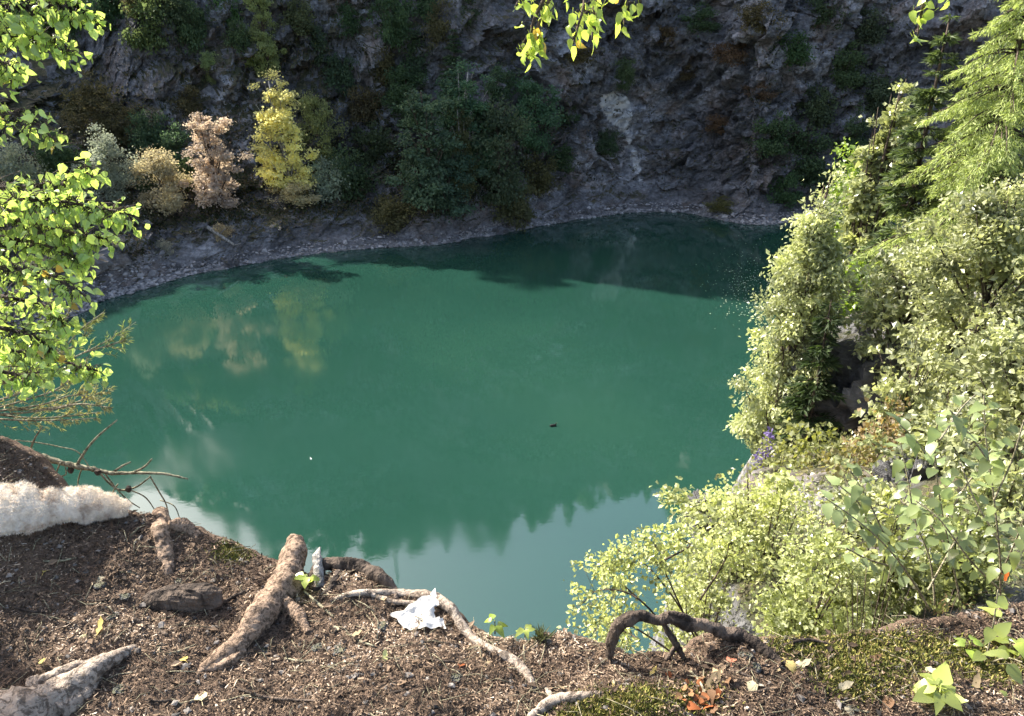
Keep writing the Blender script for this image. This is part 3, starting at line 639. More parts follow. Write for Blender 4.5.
sp_o = link('glint_flecks', leaf_mesh('glint_flecks', V, Fq, r), M_petal); sp_o.color = (.8, .8, .7, 1); tag(sp_o, 'pale flecks laid on the lake as glints beside the right hand birch', 'glint flecks', kind='stuff')

# ------------------------------------------------------------------ trees and bushes of the near bank
def near_tree(name, label, kind, pxc, pt, pbm, y, rpx, color, lpx=6, cover=5, leafm=None, bark=None, seed=1, group=None, cat='tree', **kw):
    mid = at_y(pxc, (pt + pbm) / 2, y); x = mid.x; top = at_y(pxc, pt, y); bot = at_y(pxc, pbm, y); dd = depth(mid)
    z0 = min(bz(x, y) - .15, bot.z - .05); h = top.z - z0; rad = rpx * dd / F; cbf = max(.03, (bot.z - z0) / h); ls = lpx * dd / F
    if y > 9 and kind not in ('spruce', 'larch'): lpx *= .62; cover *= .95
    ncr = int(cover * math.pi * rpx * (pbm - pt) / 2 / (lpx * lpx * .4))
    if kind == 'spruce': ms = conifer(seed, h, rad, cbf, int(ncr * 1.6), ls * 1.8, .3, max(16, int((pbm - pt) / 9)), wid=.11, **kw)
    elif kind == 'larch': ms = conifer(seed, h, rad, cbf, int(ncr * 2.2), ls * 1.25, .75, max(16, int((pbm - pt) / 6)), feather=True, wid=.09, **kw)
    else:
        kw.setdefault('nl', 22); kw.setdefault('per', 6); kw.setdefault('cs', .17)
        ms = decid(seed, h, rad, cbf if kind != 'bush' else 0.02, n=ncr, ls=ls, multi=(kind == 'bush'), ovate=(lpx >= 7), tr=max(.012 * h, .01) if kind != 'bush' else .012 * h, **kw)
    return make_tree(name, label, cat, ms, (x, y, z0), color, (1, 1, 1), 0, group, bark, leafm or M_leaf)
PG = (.36, .40, .25); PG2 = (.34, .38, .22); FR = (.22, .33, .08); SPR = (.10, .15, .06)
near_tree('spruce_tree', 'tall spruce with a dark trunk among the right hand trees', 'spruce', 917, 16, 330, 13.4, 46, (.10, .14, .065), 5, 3.4, M_needle, seed=21)
near_tree('larch_tree', 'feathery light green larch filling the top right corner', 'larch', 1010, -90, 250, 12.5, 104, (.38, .46, .2), 4.5, 5, M_needle, seed=22)
near_tree('larch_tree', 'smaller feathery larch just right of the dark spruce', 'larch', 990, 40, 260, 15.5, 56, (.36, .44, .19), 4.5, 4.6, M_needle, seed=23)
near_tree('birch_tree', 'pale grey green birch leaning over the water, leftmost of the right bank', 'tree', 797, 172, 440, 12.2, 58, (.46, .51, .33), 4.6, 4.6, M_shiny, M_bark, seed=24, shape=lambda t: np.clip(1.02 - t, 0, 1) ** 1.1 * (.6 + .55 * np.clip(t * 4, 0, 1)), droop=.3, nl=40, width=.3, cs=.15)
near_tree('spruce_tree', 'small dark spruce inside the pale birch beside the rock', 'spruce', 818, 300, 450, 11.4, 34, (.05, .08, .035), 5, 3.2, M_needle, seed=25)
near_tree('maple_tree', 'bright yellow green maple behind the pale birch, against the dark cliff', 'tree', 858, 150, 285, 21, 44, FR, 4.5, 5, None, seed=26, nl=30, cs=.2, per=8, shape=lambda t: np.clip(1.1 - t, 0, 1) ** .5)
near_tree('oak_tree', 'bushy pale green tree hugging the left side of the tall spruce', 'tree', 880, 78, 215, 18.2, 30, PG2, 6, 4.5, M_shiny, seed=27)
near_tree('willow_tree', 'large tree of glittering pale leaves at the right edge', 'tree', 992, 165, 420, 9.5, 84, PG, 5.5, 4.4, M_shiny, seed=28, nl=40, gap=.15, width=.3, cs=.14, group='pale leaved trees on the right bank')
near_tree('willow_tree', 'pale leaved tree left of the large glittering one, under the spruce', 'tree', 912, 238, 350, 11.5, 46, PG, 6, 4.4, M_shiny, seed=29, nl=26, gap=.15, width=.28, group='pale leaved trees on the right bank')
near_tree('willow_tree', 'pale leaved tree between the maple and the rock outcrop', 'tree', 872, 240, 345, 14.5, 36, FR, 5.5, 4.2, None, seed=30, group='pale leaved trees on the right bank')
near_tree('willow_tree', 'pale leaved bushy tree lowest at the right edge', 'tree', 1020, 330, 520, 6.0, 78, PG, 7, 4.0, M_shiny, seed=31, nl=26, gap=.15, group='pale leaved trees on the right bank')
near_tree('bush', 'pale green bush directly right of the rock outcrop', 'bush', 915, 315, 415, 8.8, 42, PG, 6, 4.5, M_shiny, seed=32, cat='bush')
near_tree('bush', 'rounded pale bush below the rock outcrop', 'bush', 818, 425, 505, 7.6, 46, (.20, .23, .10), 5, 5, None, seed=33, cat='bush')
near_tree('bush', 'half dried brownish bush under the rock outcrop', 'bush', 880, 395, 500, 6.8, 36, (.30, .24, .16), 5, 3.0, None, seed=34, cat='bush')
near_tree('bush', 'leafy pale bush in the middle of the right slope', 'bush', 955, 385, 480, 5.6, 52, PG, 7, 3.6, M_shiny, seed=35, cat='bush')
near_tree('birch_bush', 'sunlit young birch bush in front of the lake, right of centre', 'bush', 765, 452, 660, 4.3, 92, (.46, .51, .28), 4.4, 5.4, M_shiny, seed=36, nl=30, cat='bush', group='young birches below the ledge')
near_tree('birch_bush', 'low young birch bush nearest the arched root', 'bush', 705, 540, 670, 3.6, 56, (.46, .51, .28), 4.4, 5.2, M_shiny, seed=37, nl=20, cat='bush', group='young birches below the ledge')
near_tree('birch_bush', 'thick young birch bush left of the heather', 'bush', 815, 520, 665, 3.1, 64, (.44, .50, .27), 4.8, 5, M_shiny, seed=38, nl=22, cat='bush', group='young birches below the ledge')
near_tree('bush', 'pale yellow green bush behind the heather', 'bush', 885, 480, 610, 3.3, 56, (.30, .34, .15), 6, 5, M_shiny, seed=39, cat='bush')
near_tree('bush', 'pale bush behind the broad leaved sapling at the right', 'bush', 965, 470, 600, 3.4, 62, (.28, .33, .16), 6, 5, M_shiny, seed=40, cat='bush')
near_tree('heather', 'dark wiry heather clump at the back of the mossy ledge', 'bush', 885, 560, 655, 2.15, 58, (.10, .12, .05), 4, 3.4, M_needle, seed=41, cat='heather', width=.12, nl=40, per=4)
near_tree('heather', 'dry brown heather clump right of the dark wiry one', 'bush', 945, 575, 640, 2.2, 34, (.15, .10, .06), 4, 2.6, M_needle, seed=42, cat='heather', width=.12, nl=26, per=4)
near_tree('heather', 'small clump with purple flowers at the water edge of the right bank', 'bush', 768, 428, 448, 9.3, 11, (.20, .16, .40), 3.5, 2.5, M_petal, seed=43, cat='heather')

def side_sprig():
    """thin branches of the low birch bush that lean out over the water"""
    o = thing('birch_sapling', 'airy birch sapling leaning left over the water behind the arched root', 'sapling', (1.15, 3.3, bz(1.15, 3.3) - .1)); L0 = Vector(o.location)
    r = np.random.default_rng(50); g = Geo(); CC = []
    for pl in ([(700, 640), (668, 590), (640, 560), (612, 548)], [(700, 650), (660, 560), (655, 540)], [(690, 660), (640, 600), (600, 590), (580, 606)], [(690, 665), (630, 625), (604, 622), (588, 640)], [(640, 600), (612, 575), (600, 560)], [(665, 560), (690, 545), (670, 538)], [(640, 640), (620, 632), (598, 655)], [(700, 600), (725, 560), (730, 530)]):
        y0 = 3.0 + r.uniform(-.15, .25); Q = [at_y(a, b, y0 + .1 * i) for i, (a, b) in enumerate(pl)]; c = spline([tuple(v - L0) for v in Q], 16)
        g.tube(c, np.linspace(.006, .0018, 16), 5)
        for k in range(26):
            s = r.uniform(.45, 1) ; p = c[int(s * 15)]; e = p + r.normal(0, .055, 3); g.tube([p, e], [.0015, .001], 3); CC += [e + r.normal(0, .022, 3) for _ in range(13)]
    CC = np.array(CC); V, Fq = leaf_cloud(CC, r.normal(0, .6, (len(CC), 3)) + [0, 0, -.2], .026, r, .36, ovate=True)
    link('stem', g.mesh('stem'), M_bark, o); c = link('crown', leaf_mesh('crown', V, Fq, r, True), M_shiny, o); c.color = (.48, .54, .28, 1)
side_sprig()
# rock outcrop and crest rocks
def rock_at(name, label, px, py, y, size, seed, cat, mat=None, rz=0):
    p = at_y(px, py, y); o = link(name, rockify(boulder_mesh(seed, size, 56, .5)), mat or M_rock); o.location = p; o.rotation_euler.z = rz; return tag(o, label, cat)
rock_at('rock_outcrop', 'broken rock outcrop jutting from the right bank beside the pale birch', 852, 395, 12.2, (1.1, .9, 1.15), 4, 'rock')
rock_at('rock', 'brown topped crag above the outcrop on the right bank', 880, 358, 13.0, (1.0, .8, .55), 5, 'rock', None, .5)
rock_at('rock', 'dark overhanging rock where the right bank meets the water', 704, 522, 5.0, (.12, .22, .17), 6, 'rock', None, .4)
rock_at('rock', 'dark cleft rock face between the bushes on the right slope', 902, 505, 5.6, (.22, .25, .42), 7, 'rock')
near_tree('bush', 'pale bush on the crest left below the rock outcrop', 'bush', 790, 425, 500, 8.3, 40, (.27, .30, .16), 5, 5, None, seed=44, cat='bush')
near_tree('bush', 'brown tinged bush in the hollow under the outcrop', 'bush', 850, 432, 530, 6.4, 44, (.26, .25, .14), 5, 4.5, None, seed=45, cat='bush')
near_tree('bush', 'grey green bush between the hollow and the hazel sapling', 'bush', 915, 425, 520, 5.8, 48, (.24, .28, .16), 6, 4.5, M_shiny, seed=46, cat='bush')
near_tree('bush', 'dense pale bush behind the young birches, under the outcrop', 'bush', 862, 470, 580, 4.9, 58, PG, 6, 4.5, M_shiny, seed=47, cat='bush')
near_tree('bush', 'bright bush at the right edge behind the hazel sapling', 'bush', 1010, 420, 570, 4.6, 60, PG, 7, 4, M_shiny, seed=48, cat='bush')
near_tree('bush', 'dark leaved bush right above the rock outcrop', 'bush', 880, 320, 385, 12.9, 44, (.14, .2, .07), 5, 4.5, None, seed=49, cat='bush')
bm_ = BP.reshape(len(ds), len(ys), 3); r = np.random.default_rng(77); wb = ((np.repeat(ds[:, None], len(ys), 1) > -.5) & (np.repeat(ds[:, None], len(ys), 1) < 14) & (bm_[..., 1] > 2.3) & (bm_[..., 1] < 40)) * np.gradient(ds)[:, None] * np.gradient(ys)[None] / (3 + bm_[..., 1]) ** 2
wb = wb * smooth(-.3, .2, fbm(bm_.reshape(-1, 3) * .9, 3)).reshape(wb.shape); wb = wb.ravel() / wb.sum(); nb_ = 60000; ib = r.choice(len(wb), nb_, p=wb)
C = bm_.reshape(-1, 3)[ib]; dpt = C[:, 1] * cp - (C[:, 2] - CZ) * sp; C = C + r.normal(0, .03, (nb_, 3)) * dpt[:, None] * .6 * [1, 1, .5]
V, Fq = leaf_cloud(C, r.normal(0, .7, (nb_, 3)) + [0, 0, .4], 5.5 / F * dpt, r, .3)
uo = link('undergrowth', leaf_mesh('undergrowth', V, Fq, r), M_shiny); uo.color = (.24, .26, .13, 1); tag(uo, 'low mixed undergrowth covering the right bank', 'undergrowth', kind='stuff')
# ------------------------------------------------------------------ roots, stones and litter on the ledge
def along(pl, lift=.45, n=40, y=None, scale=1.0):
    """(px, py, radius px) -> world points resting on the ground with real radii"""
    out = []
    for a in pl:
        px, py, rp = a[:3]; ex = a[3] if len(a) > 3 else 0
        g_ = (not y) or len(a) > 4; p = gp(px, py) if g_ else at_y(px, py, y); rr = rp * depth(p) / F
        if g_: p.z += rr * (lift + ex)
        out.append((p.x, p.y, p.z, rr * scale))
    return spline(out, n)
def root(name, label, cat, lines, mat, wob=.3, sides=14, lift=.3, y=None, parts=('stem', 'branch'), n=60, seed=1, rs=1.0):
    first = None; o = None
    for i, pl in enumerate(lines):
        Q = along(pl, lift, n, y, rs); 
        if o is None: o = thing(name, label, cat, tuple(Q[0, :3])); first = Q[0, :3]
        g = Geo(); g.tube(Q[:, :3] - first, np.maximum(Q[:, 3], .0012), sides, wob, seed + i); link(parts[0] if i == 0 else parts[1], g.mesh(parts[0]), mat, o)
    return o
big = root('root', 'thick gnarled root rising over the ledge, left of the middle', 'root', [[(200, 668, 3, -.3), (216, 661, 7, -.3), (234, 648, 10, -.1), (250, 632, 12), (262, 618, 15), (273, 601, 13.5), (284, 588, 15), (290, 574, 12.5), (294, 560, 12.5, .4), (297, 549, 10.5, .5)],
     [(243, 650, 6), (228, 664, 6), (206, 668, 5, -.4), (196, 676, 3, -1)], [(285, 606, 8), (300, 618, 6), (308, 632, 3, -.6)]], M_root, .32, 22, .25, n=90)
root('root', 'weathered split root with pale wood in the lower left corner', 'root', [[(-12, 735, 27), (25, 715, 25), (58, 697, 19), (82, 680, 13), (104, 664, 9), (124, 652, 6, -.3), (136, 645, 4, -1)], [(30, 690, 10), (66, 672, 7, -.1), (96, 660, 4, -.5)], [(60, 712, 11), (84, 694, 8), (98, 676, 5, -.4)]], M_rootpale, .3, 20, .1, n=80)
root('root', 'thin pale root snaking down past the white tissue', 'root', [[(330, 600, 2, -1), (350, 595, 3), (374, 594, 4), (404, 597, 5, .3), (430, 600, 5.5, .5), (450, 611, 5.5, .5), (462, 627, 5), (476, 642, 4.5), (494, 652, 4.5), (512, 661, 5), (524, 672, 5), (531, 683, 4, -.2), (535, 694, 2, -1.2)], [(372, 595, 3), (390, 602, 3), (412, 604, 2.5), (430, 606, 2, -1)]], M_rootpale, .22, 12, .35, n=110)
root('root', 'dark bark covered root stub on the rim, right of the thick root', 'root', [[(317, 592, 6, -.4), (317, 578, 7), (324, 569, 7, .3), (342, 569, 8, .3), (362, 573, 8, .3), (380, 579, 7, .2), (392, 588, 5, -.2), (396, 600, 3, -1)], [(340, 572, 4), (334, 584, 4), (326, 594, 3, -.6)]], M_bark, .35, 14, .3, n=70)
root('branch_stump', 'short pale broken stump standing beside the dark root stub', 'stump', [[(320, 590, 5, .2), (319, 572, 5, 2.5), (319, 562, 3, 3.5), (321, 556, 1.2, 8.)]], M_birchbark, .25, 9, .2, n=20)
YA = gp(700, 652).y
root('root', 'dark arched root looping clear of the ledge, right of the middle', 'root', [[(606, 668, 4), (609, 655, 5), (612, 641, 6.5), (617, 629, 8), (628, 619, 8.5), (641, 615, 7), (656, 620, 6), (672, 618, 8), (688, 624, 8.5), (704, 625, 7), (722, 632, 7.5), (742, 640, 7.5, .7, 1), (760, 650, 7, .4, 1), (776, 660, 5.5, .3, 1), (790, 666, 3.5, -.2, 1), (800, 670, 2, -1, 1)],
     [(664, 625, 3), (670, 634, 4), (676, 644, 4), (684, 658, 3)], [(694, 621, 4), (682, 616, 4), (668, 612, 2)], [(676, 646, 3), (670, 655, 3), (662, 664, 2)]], M_bark, .3, 18, 0, YA + .012, n=100, rs=.8)
root('root', 'forked pale root at the bottom edge beside the mossy hump', 'root', [[(528, 722, 4), (540, 710, 5), (556, 701, 6), (578, 697, 5), (604, 692, 3, -1)], [(552, 702, 4), (548, 692, 3), (540, 686, 1.5, -1)]], M_rootpale, .25, 10, .2, n=40)
root('root', 'low bark ridge crossing the rim above the dark stone', 'root', [[(160, 512, 7, -.5), (160, 526, 9, -.2), (163, 545, 9, -.2), (166, 562, 7, -.4), (168, 578, 4, -1)], [(168, 528, 8), (184, 528, 8), (200, 536, 5, -.6)]], M_root, .35, 14, 0, n=50)
root('twig', 'thin dark stick lying just below the dark half buried stone', 'twig', [[(134, 620, 2), (150, 628, 2.2), (168, 636, 1.6)]], M_bark, .15, 7, .8, n=14)
root('twig', 'short brown stick against the foot of the thick root', 'twig', [[(222, 604, 1.6), (236, 597, 2), (250, 590, 1.4)]], M_bark, .15, 7, .8, n=14)
root('twig', 'pale curved twig standing over the reddish leaves beside the mossy hump', 'twig', [[(690, 672, 1.2), (700, 686, 1.3, 2), (710, 708, 1, 1)]], M_dead, .1, 6, 1.5, n=14)
root('twig', 'dark twig along the rim right of the arched root', 'twig', [[(784, 646, 1.5), (806, 642, 1.6, 1), (830, 645, 1.2)]], M_bark, .15, 6, 1, n=14)
root('twig', 'thin stick on the litter between thick root and dark root stub', 'twig', [[(304, 592, 1.2), (320, 606, 1.5), (334, 618, 1.2)]], M_dead, .15, 6, 1, n=14)
root('twig', 'straight thin stick low in the middle of the litter', 'twig', [[(238, 690, 1.4), (270, 699, 1.5), (322, 702, 1.1)]], M_bark, .15, 6, 1, n=14)
rr = np.random.default_rng(61)
for i, (px, py, nearby) in enumerate([(60, 560, 'left of the low bark ridge'), (30, 610, 'at the left edge below the fleece'), (100, 600, 'left of the dark stone'), (360, 640, 'below the dark root stub'), (400, 690, 'near the bottom edge, left of the pale snaking root'), (440, 660, 'beside the middle of the snaking root'), (300, 660, 'right of the foot of the thick root'), (760, 690, 'in dark litter right of the reddish leaves'), (800, 704, 'at the bottom edge left of the maple seedling'), (830, 672, 'at the left border of the moss'), (740, 672, 'under the arched root end'), (590, 660, 'left of the arched root foot'), (180, 650, 'between lower left root and thick root'), (160, 700, 'at the bottom edge right of the weathered root'), (720, 705, 'beside the reddish leaves'), (860, 710, 'just left of the maple seedling')]):
    a = rr.uniform(-.6, .6) + (math.pi if i % 2 else 0); L_ = rr.uniform(10, 19)
    root('twig', 'small broken twig lying ' + nearby, 'twig', [[(px - L_ * math.cos(a), py - L_ * .7 * math.sin(a), 1), (px, py + 2, 1.3), (px + L_ * math.cos(a), py + L_ * .7 * math.sin(a), .8)]], M_dead if i % 3 == 0 else M_bark, .15, 6, 1, n=10)

# half buried dark stone
p = gp(182, 607); st = link('stone', rockify(boulder_mesh(9, (.115, .04, .05), 40, .10)), M_bark); st.location = p + Vector((0, .01, .014)); st.rotation_euler = (0, -.08, .05); tag(st, 'dark smooth stone half buried in the litter, left of the thick root', 'stone')
for i, (px, py, s, lab) in enumerate([(445, 592, .0, ''), (100, 585, .017, 'grey stone chip left of the dark stone'), (125, 596, .018, 'pale grey stone chip touching the left end of the dark stone'), (112, 617, .016, 'flat grey stone chip below left of the dark stone'), (178, 582, .014, 'small grey stone above the dark stone'), (120, 690, .018, 'blue grey stone chip right of the weathered root'), (340, 650, .022, 'flat grey stone right of the foot of the thick root'), (455, 678, .02, 'flat pale stone left of the lower end of the snaking root'), (160, 648, .018, 'flat stone below the stick left of the thick root'), (265, 650, .013, 'triangular grey stone at the foot of the thick root'), (318, 648, .02, 'broad grey stone half covered by litter below the thick root'), (382, 626, .018, 'flat stone lying left of the white tissue'), (745, 655, .02, 'dark grey stone under the arched root'), (756, 668, .016, 'pale grey stone below the end of the arched root')]):
    if not lab: continue
    p = gp(px, py); o = link('stone', rockify(boulder_mesh(20 + i, (s, s * .8, s * .35), 16, .3)), M_rock); o.location = p; o.rotation_euler = (.1, .1, i * 1.3); tag(o, lab, 'stone', 'stone chips in the litter')

# leaf meshes for leaves that can be told apart
def leaf_shape(name, L_, W_, seed, curl=.15, teeth=0.0):
    r = np.random.default_rng(seed); t = np.linspace(0, 1, 8); wdt = W_ * (np.sin(np.pi * t ** .62) ** .85) * (1 - .15 * t); wdt[0] = .02 * W_; wdt[-1] = .01 * W_
    wdt = wdt * (1 + teeth * r.normal(0, 1, 8)); bend = -curl * L_ * t ** 2; V = []
    for i in range(8):
        f = .16 * wdt[i]; w_ = r.normal(0, .05 * L_) * curl
        V += [(L_ * t[i], -wdt[i], bend[i] + f + w_), (L_ * t[i], 0, bend[i]), (L_ * t[i], wdt[i], bend[i] + f - w_)]
    V += [(-.35 * L_, -.02 * L_, 0), (-.35 * L_, .02 * L_, 0)]
    Fq = [];
    for i in range(7):
        a = i * 3; Fq += [(a, a + 3, a + 4, a + 1), (a + 1, a + 4, a + 5, a + 2)]
    Fq.append((24, 0, 2, 25)); Fq = np.array(Fq)
    return np_mesh(name, np.array(V), Fq, np.full(len(Fq), r.uniform(.2, .8)), True)
LEAF = [leaf_shape('leaf', 1, .36, s, c, .04) for s, c in ((1, .15), (2, .45), (3, .75), (4, -.3), (5, .55), (6, .3), (7, .9))]
DRY = [leaf_shape('dry_leaf', 1, .33, s, c, .12) for s, c in ((11, .5), (12, .9), (13, .7), (14, -.5))]
def add_leaf(parent, pos, d, nrm, L_, color, name='leaf', meshes=LEAF, mat=None):
    d = Vector(d).normalized(); nrm = Vector(nrm); y = nrm.cross(d).normalized(); z = d.cross(y)
    m = meshes[random.randrange(len(meshes))]; o = link(name, m, mat or M_leaf)
    M = Matrix((d, y, z)).transposed().to_4x4(); M = Matrix.Translation(Vector(pos)) @ M @ Matrix.Diagonal((L_, L_, L_, 1)); o.matrix_local = M
    if parent is not None: o.parent = parent; o.matrix_parent_inverse = Matrix.Identity(4)
    v = random.uniform(.75, 1.25); o.color = (color[0] * v, color[1] * v, color[2] * v, 1); return o
TANL = (.42, .33, .22); YL = (.62, .50, .18); PALE = (.60, .54, .42); REDL = (.36, .12, .05); BRN = (.22, .13, .08)
FALL = [ # px, py, length in px, colour, label
 (44, 574, 11, YL, 'yellowish leaf on the litter left of the bark ridge'), (104, 578, 8, PALE, 'tiny pale leaf above left of the dark stone'), (98, 635, 14, YL, 'yellow leaf above the weathered lower left root'), (41, 662, 11, (.62, .58, .2), 'lemon yellow leaf left of the weathered root'), (84, 636, 10, (.34, .33, .2), 'greenish grey leaf beside the yellow one above the weathered root'), (202, 702, 16, (.66, .60, .42), 'curled cream leaf at the bottom edge right of the weathered root'), (186, 662, 10, YL, 'narrow yellow leaf left of the foot of the thick root'), (6, 583, 12, PALE, 'pale leaf at the very left edge'),
 (385, 663, 10, (.62, .64, .3), 'pale green yellow leaf in the middle of the litter'), (352, 636, 11, TANL, 'tan leaf right of the thick root'), (338, 628, 8, PALE, 'small pale leaf above the tan one right of the thick root'), (384, 602, 8, TANL, 'tan leaf beside the white tissue'), (460, 668, 10, REDL, 'rusty leaf left of the lower snaking root'), (484, 664, 11, TANL, 'tan leaf touching the snaking root'), (565, 690, 9, TANL, 'tan leaf above the forked root'), (650, 677, 9, YL, 'small yellow leaf on top of the mossy hump'), (612, 684, 8, PALE, 'pale leaf on the left of the mossy hump'),
 (684, 650, 10, (.66, .62, .4), 'cream leaf caught under the arched root'), (720, 678, 16, (.55, .43, .28), 'tan leaf above the reddish drift'), (752, 682, 14, (.72, .66, .48), 'bright cream leaf right of the reddish drift'), (731, 664, 13, (.5, .2, .14), 'reddish pink leaf under the arched root'), (786, 662, 13, (.66, .55, .25), 'yellow leaf at the end of the arched root'), (798, 668, 12, PALE, 'pale leaf right of the yellow one at the end of the arched root'), (780, 672, 11, TANL, 'tan leaf just below the end of the arched root'), (764, 688, 12, (.45, .42, .4), 'greyish leaf below the bright cream one'), (838, 690, 13, PALE, 'pale leaf on the dark litter left of the yellow moss'), (844, 708, 12, PALE, 'pale curled leaf near the bottom edge left of the maple seedling'), (800, 666, 11, PALE, 'whitish leaf left of the moss'), (925, 669, 12, (.45, .45, .3), 'grey green leaf on the moss'), (708, 690, 18, TANL, 'large tan leaf at the top of the reddish drift'), (890, 700, 14, BRN, 'brown leaf beside the maple seedling'), (975, 690, 13, TANL, 'tan leaf between the two seedlings'), (1000, 640, 11, BRN, 'brown leaf behind the right hand seedling'), (870, 662, 10, BRN, 'brown leaf on the back of the moss')]
for px, py, lp, c, lab in FALL:
    p = gp(px, py, .006); L_ = lp * depth(p) / F * 1.15; a = random.uniform(0, 6.28)
    o = add_leaf(None, p, (math.cos(a), math.sin(a), .12), (random.gauss(0, .25), random.gauss(0, .25) - .15, 1), L_, c, 'fallen_leaf', DRY, M_petal); tag(o, lab, 'leaf', 'fallen leaves on the ledge')
for i in range(22):
    px, py = 700 + random.gauss(2, 15), 700 + random.gauss(0, 10); p = gp(px, min(py, 722), random.uniform(.006, .022)); L_ = random.uniform(7, 14) * depth(p) / F; a = random.uniform(0, 6.28)
    o = add_leaf(None, p, (math.cos(a), math.sin(a), random.gauss(0, .2)), (random.gauss(0, .4), random.gauss(0, .4), 1), L_, random.choice([REDL, (.42, .17, .08), BRN, (.5, .28, .15)]), 'dry_leaf', DRY, M_petal)
    tag(o, 'reddish brown dry leaf in the drift right of the mossy hump', 'leaf', 'reddish dry leaves right of the mossy hump')
p = gp(1000, 588, .05); o = add_leaf(None, p, (.8, .1, -.5), (-.2, -.8, .5), .045, (.62, .16, .04), 'dry_leaf', DRY, M_leaf); tag(o, 'orange red leaf hanging in the dark gap at the right edge', 'leaf')

# litter, needles, pebbles: nobody could count them
r = np.random.default_rng(8)
def scatter(n, x0=-2.0, x1=2.4, y0=1.15):
    x = r.uniform(x0, x1, n); yE = np.interp(x, GXs, ye); y = y0 + (yE + .01 - y0) * r.uniform(0, 1, n) ** .85
    z = groundz(x, y) + fine(x, y) + CZ; return np.stack([x, y, z], 1)
C = scatter(170000); nn_ = len(C); ty = r.uniform(0, 1, nn_)
C[:, 2] += r.uniform(0, .006, nn_) + .004 * smooth(0, .5, fbm(C * [9, 9, 0], 3)) 
A = r.normal(0, 1, (nn_, 3)) * [1, 1, .28]; sz = np.where(ty < .55, r.uniform(.0025, .0075, nn_), r.uniform(.007, .02, nn_)); 
V1, F1 = leaf_cloud(C, A, 1.0, r, 1, 0, upb=1.6)
n4 = V1.reshape(nn_, 4, 3); wdt = np.where(ty < .55, r.uniform(.25, .5, nn_), r.uniform(.05, .13, nn_))
Ax = unit(A); U_ = unit(r.normal(size=(nn_, 3)) * [.35, .35, 0] + [0, 0, 1]); Bx = unit(np.cross(Ax, U_)); s_ = sz[:, None]; w_ = (sz * wdt)[:, None]
V1 = np.stack([C - Ax * s_ * .5 - Bx * w_ * r.uniform(.2, 1, (nn_, 1)), C + Ax * s_ * .5 - Bx * w_ * r.uniform(.3, 1, (nn_, 1)), C + Ax * s_ * .4 + Bx * w_, C - Ax * s_ * .5 + Bx * w_ * r.uniform(.3, 1, (nn_, 1))], 1)
keep = r.uniform(0, 1, nn_) > mossv(C[:, 0], C[:, 1]) * .8
V1 = V1[keep].reshape(-1, 3); k_ = keep.sum()
def litter_mat(name, stops, rough=.85):
    m, t, o = new_mat(name); q = N(t); c = q.ramp(q.attr('rnd'), stops); b_ = q.pbsdf(c, rough, .25); q.l(b_.outputs[0], o.inputs[0]); return m
M_lit = litter_mat('litter', [(0, (.022, .015, .010)), (.3, (.072, .047, .030)), (.55, (.165, .112, .072)), (.78, (.33, .235, .155)), (.92, (.50, .38, .27)), (1, (.66, .54, .41))])
lm = np_mesh('leaf_litter', V1, np.arange(k_ * 4).reshape(-1, 4), np.clip(r.beta(1.3, 1.9, k_) + (-.02 + .6 * fbm(C[keep] * [3, 5, 0], 4, .6)), 0, 1)); tag(link('leaf_litter', lm, M_lit), 'brown litter of bark crumbs, needles and leaf scraps on the ledge', 'litter', kind='stuff')  # broad noise shifts the tone: litter colour plus painted sun dapples
C = scatter(2600); sz = np.clip(r.lognormal(-5.2, .45, len(C)), .003, .013); tag(link('pebbles', stones(C, sz[:, None] * r.uniform(.6, 1.3, (len(C), 3)) * [1, 1, .6], r, 'pebbles'), M_pebble), 'small stones and grit among the litter of the ledge', 'pebbles', kind='stuff')
C = scatter(900); n_ = len(C); C[:, 2] += .005; V, Fq = leaf_cloud(C, r.normal(0, 1, (n_, 3)) * [1, 1, .2], .026, r, .28, .12, upb=2)
tag(link('bark_scraps', np_mesh('bark_scraps', V, Fq, r.beta(1.2, 2.2, n_) * .85), M_lit), 'larger scraps of bark and leaf among the litter', 'litter', kind='stuff')
g = Geo()
for i in range(900):
    c0 = scatter(1)[0]; a = r.uniform(0, 6.28); L_ = r.uniform(.02, .06); d = np.array([math.cos(a), math.sin(a), 0]); sd = np.array([-d[1], d[0], 0]) * r.normal(0, .25)
    g.tube(np.array([c0 - d * L_ + [0, 0, .003], c0 + sd * L_ + [0, 0, .008 + r.uniform(0, .006)], c0 + d * L_ + [0, 0, .003]]), r.uniform(.0006, .0016), 3)
tag(link('rootlets', g.mesh('rootlets'), M_dead), 'thin rootlets and stalks strewn through the litter', 'litter', kind='stuff')
# moss: short upright blades
C = scatter(260000, -1.6, 2.0); mv = mossv(C[:, 0], C[:, 1]); C = C[r.uniform(0, 1, len(C)) < np.clip(mv * 1.1 - .12, 0, 1) * (.5 + .8 * perlin(C * [14, 14, 0]) + .4)][:80000]
C[:, 2] -= .002; V, Fq = leaf_cloud(C, r.normal(0, .55, (len(C), 3)) + [0, 0, .8], .014, r, .13, .02)
M_moss = litter_mat('moss', [(0, (.05, .06, .015)), (.4, (.13, .145, .03)), (.7, (.24, .23, .055)), (1, (.42, .34, .12))])
tag(link('moss', leaf_mesh('moss', V, Fq, r), M_moss), 'yellow green moss cushions on the ledge', 'moss', kind='stuff')

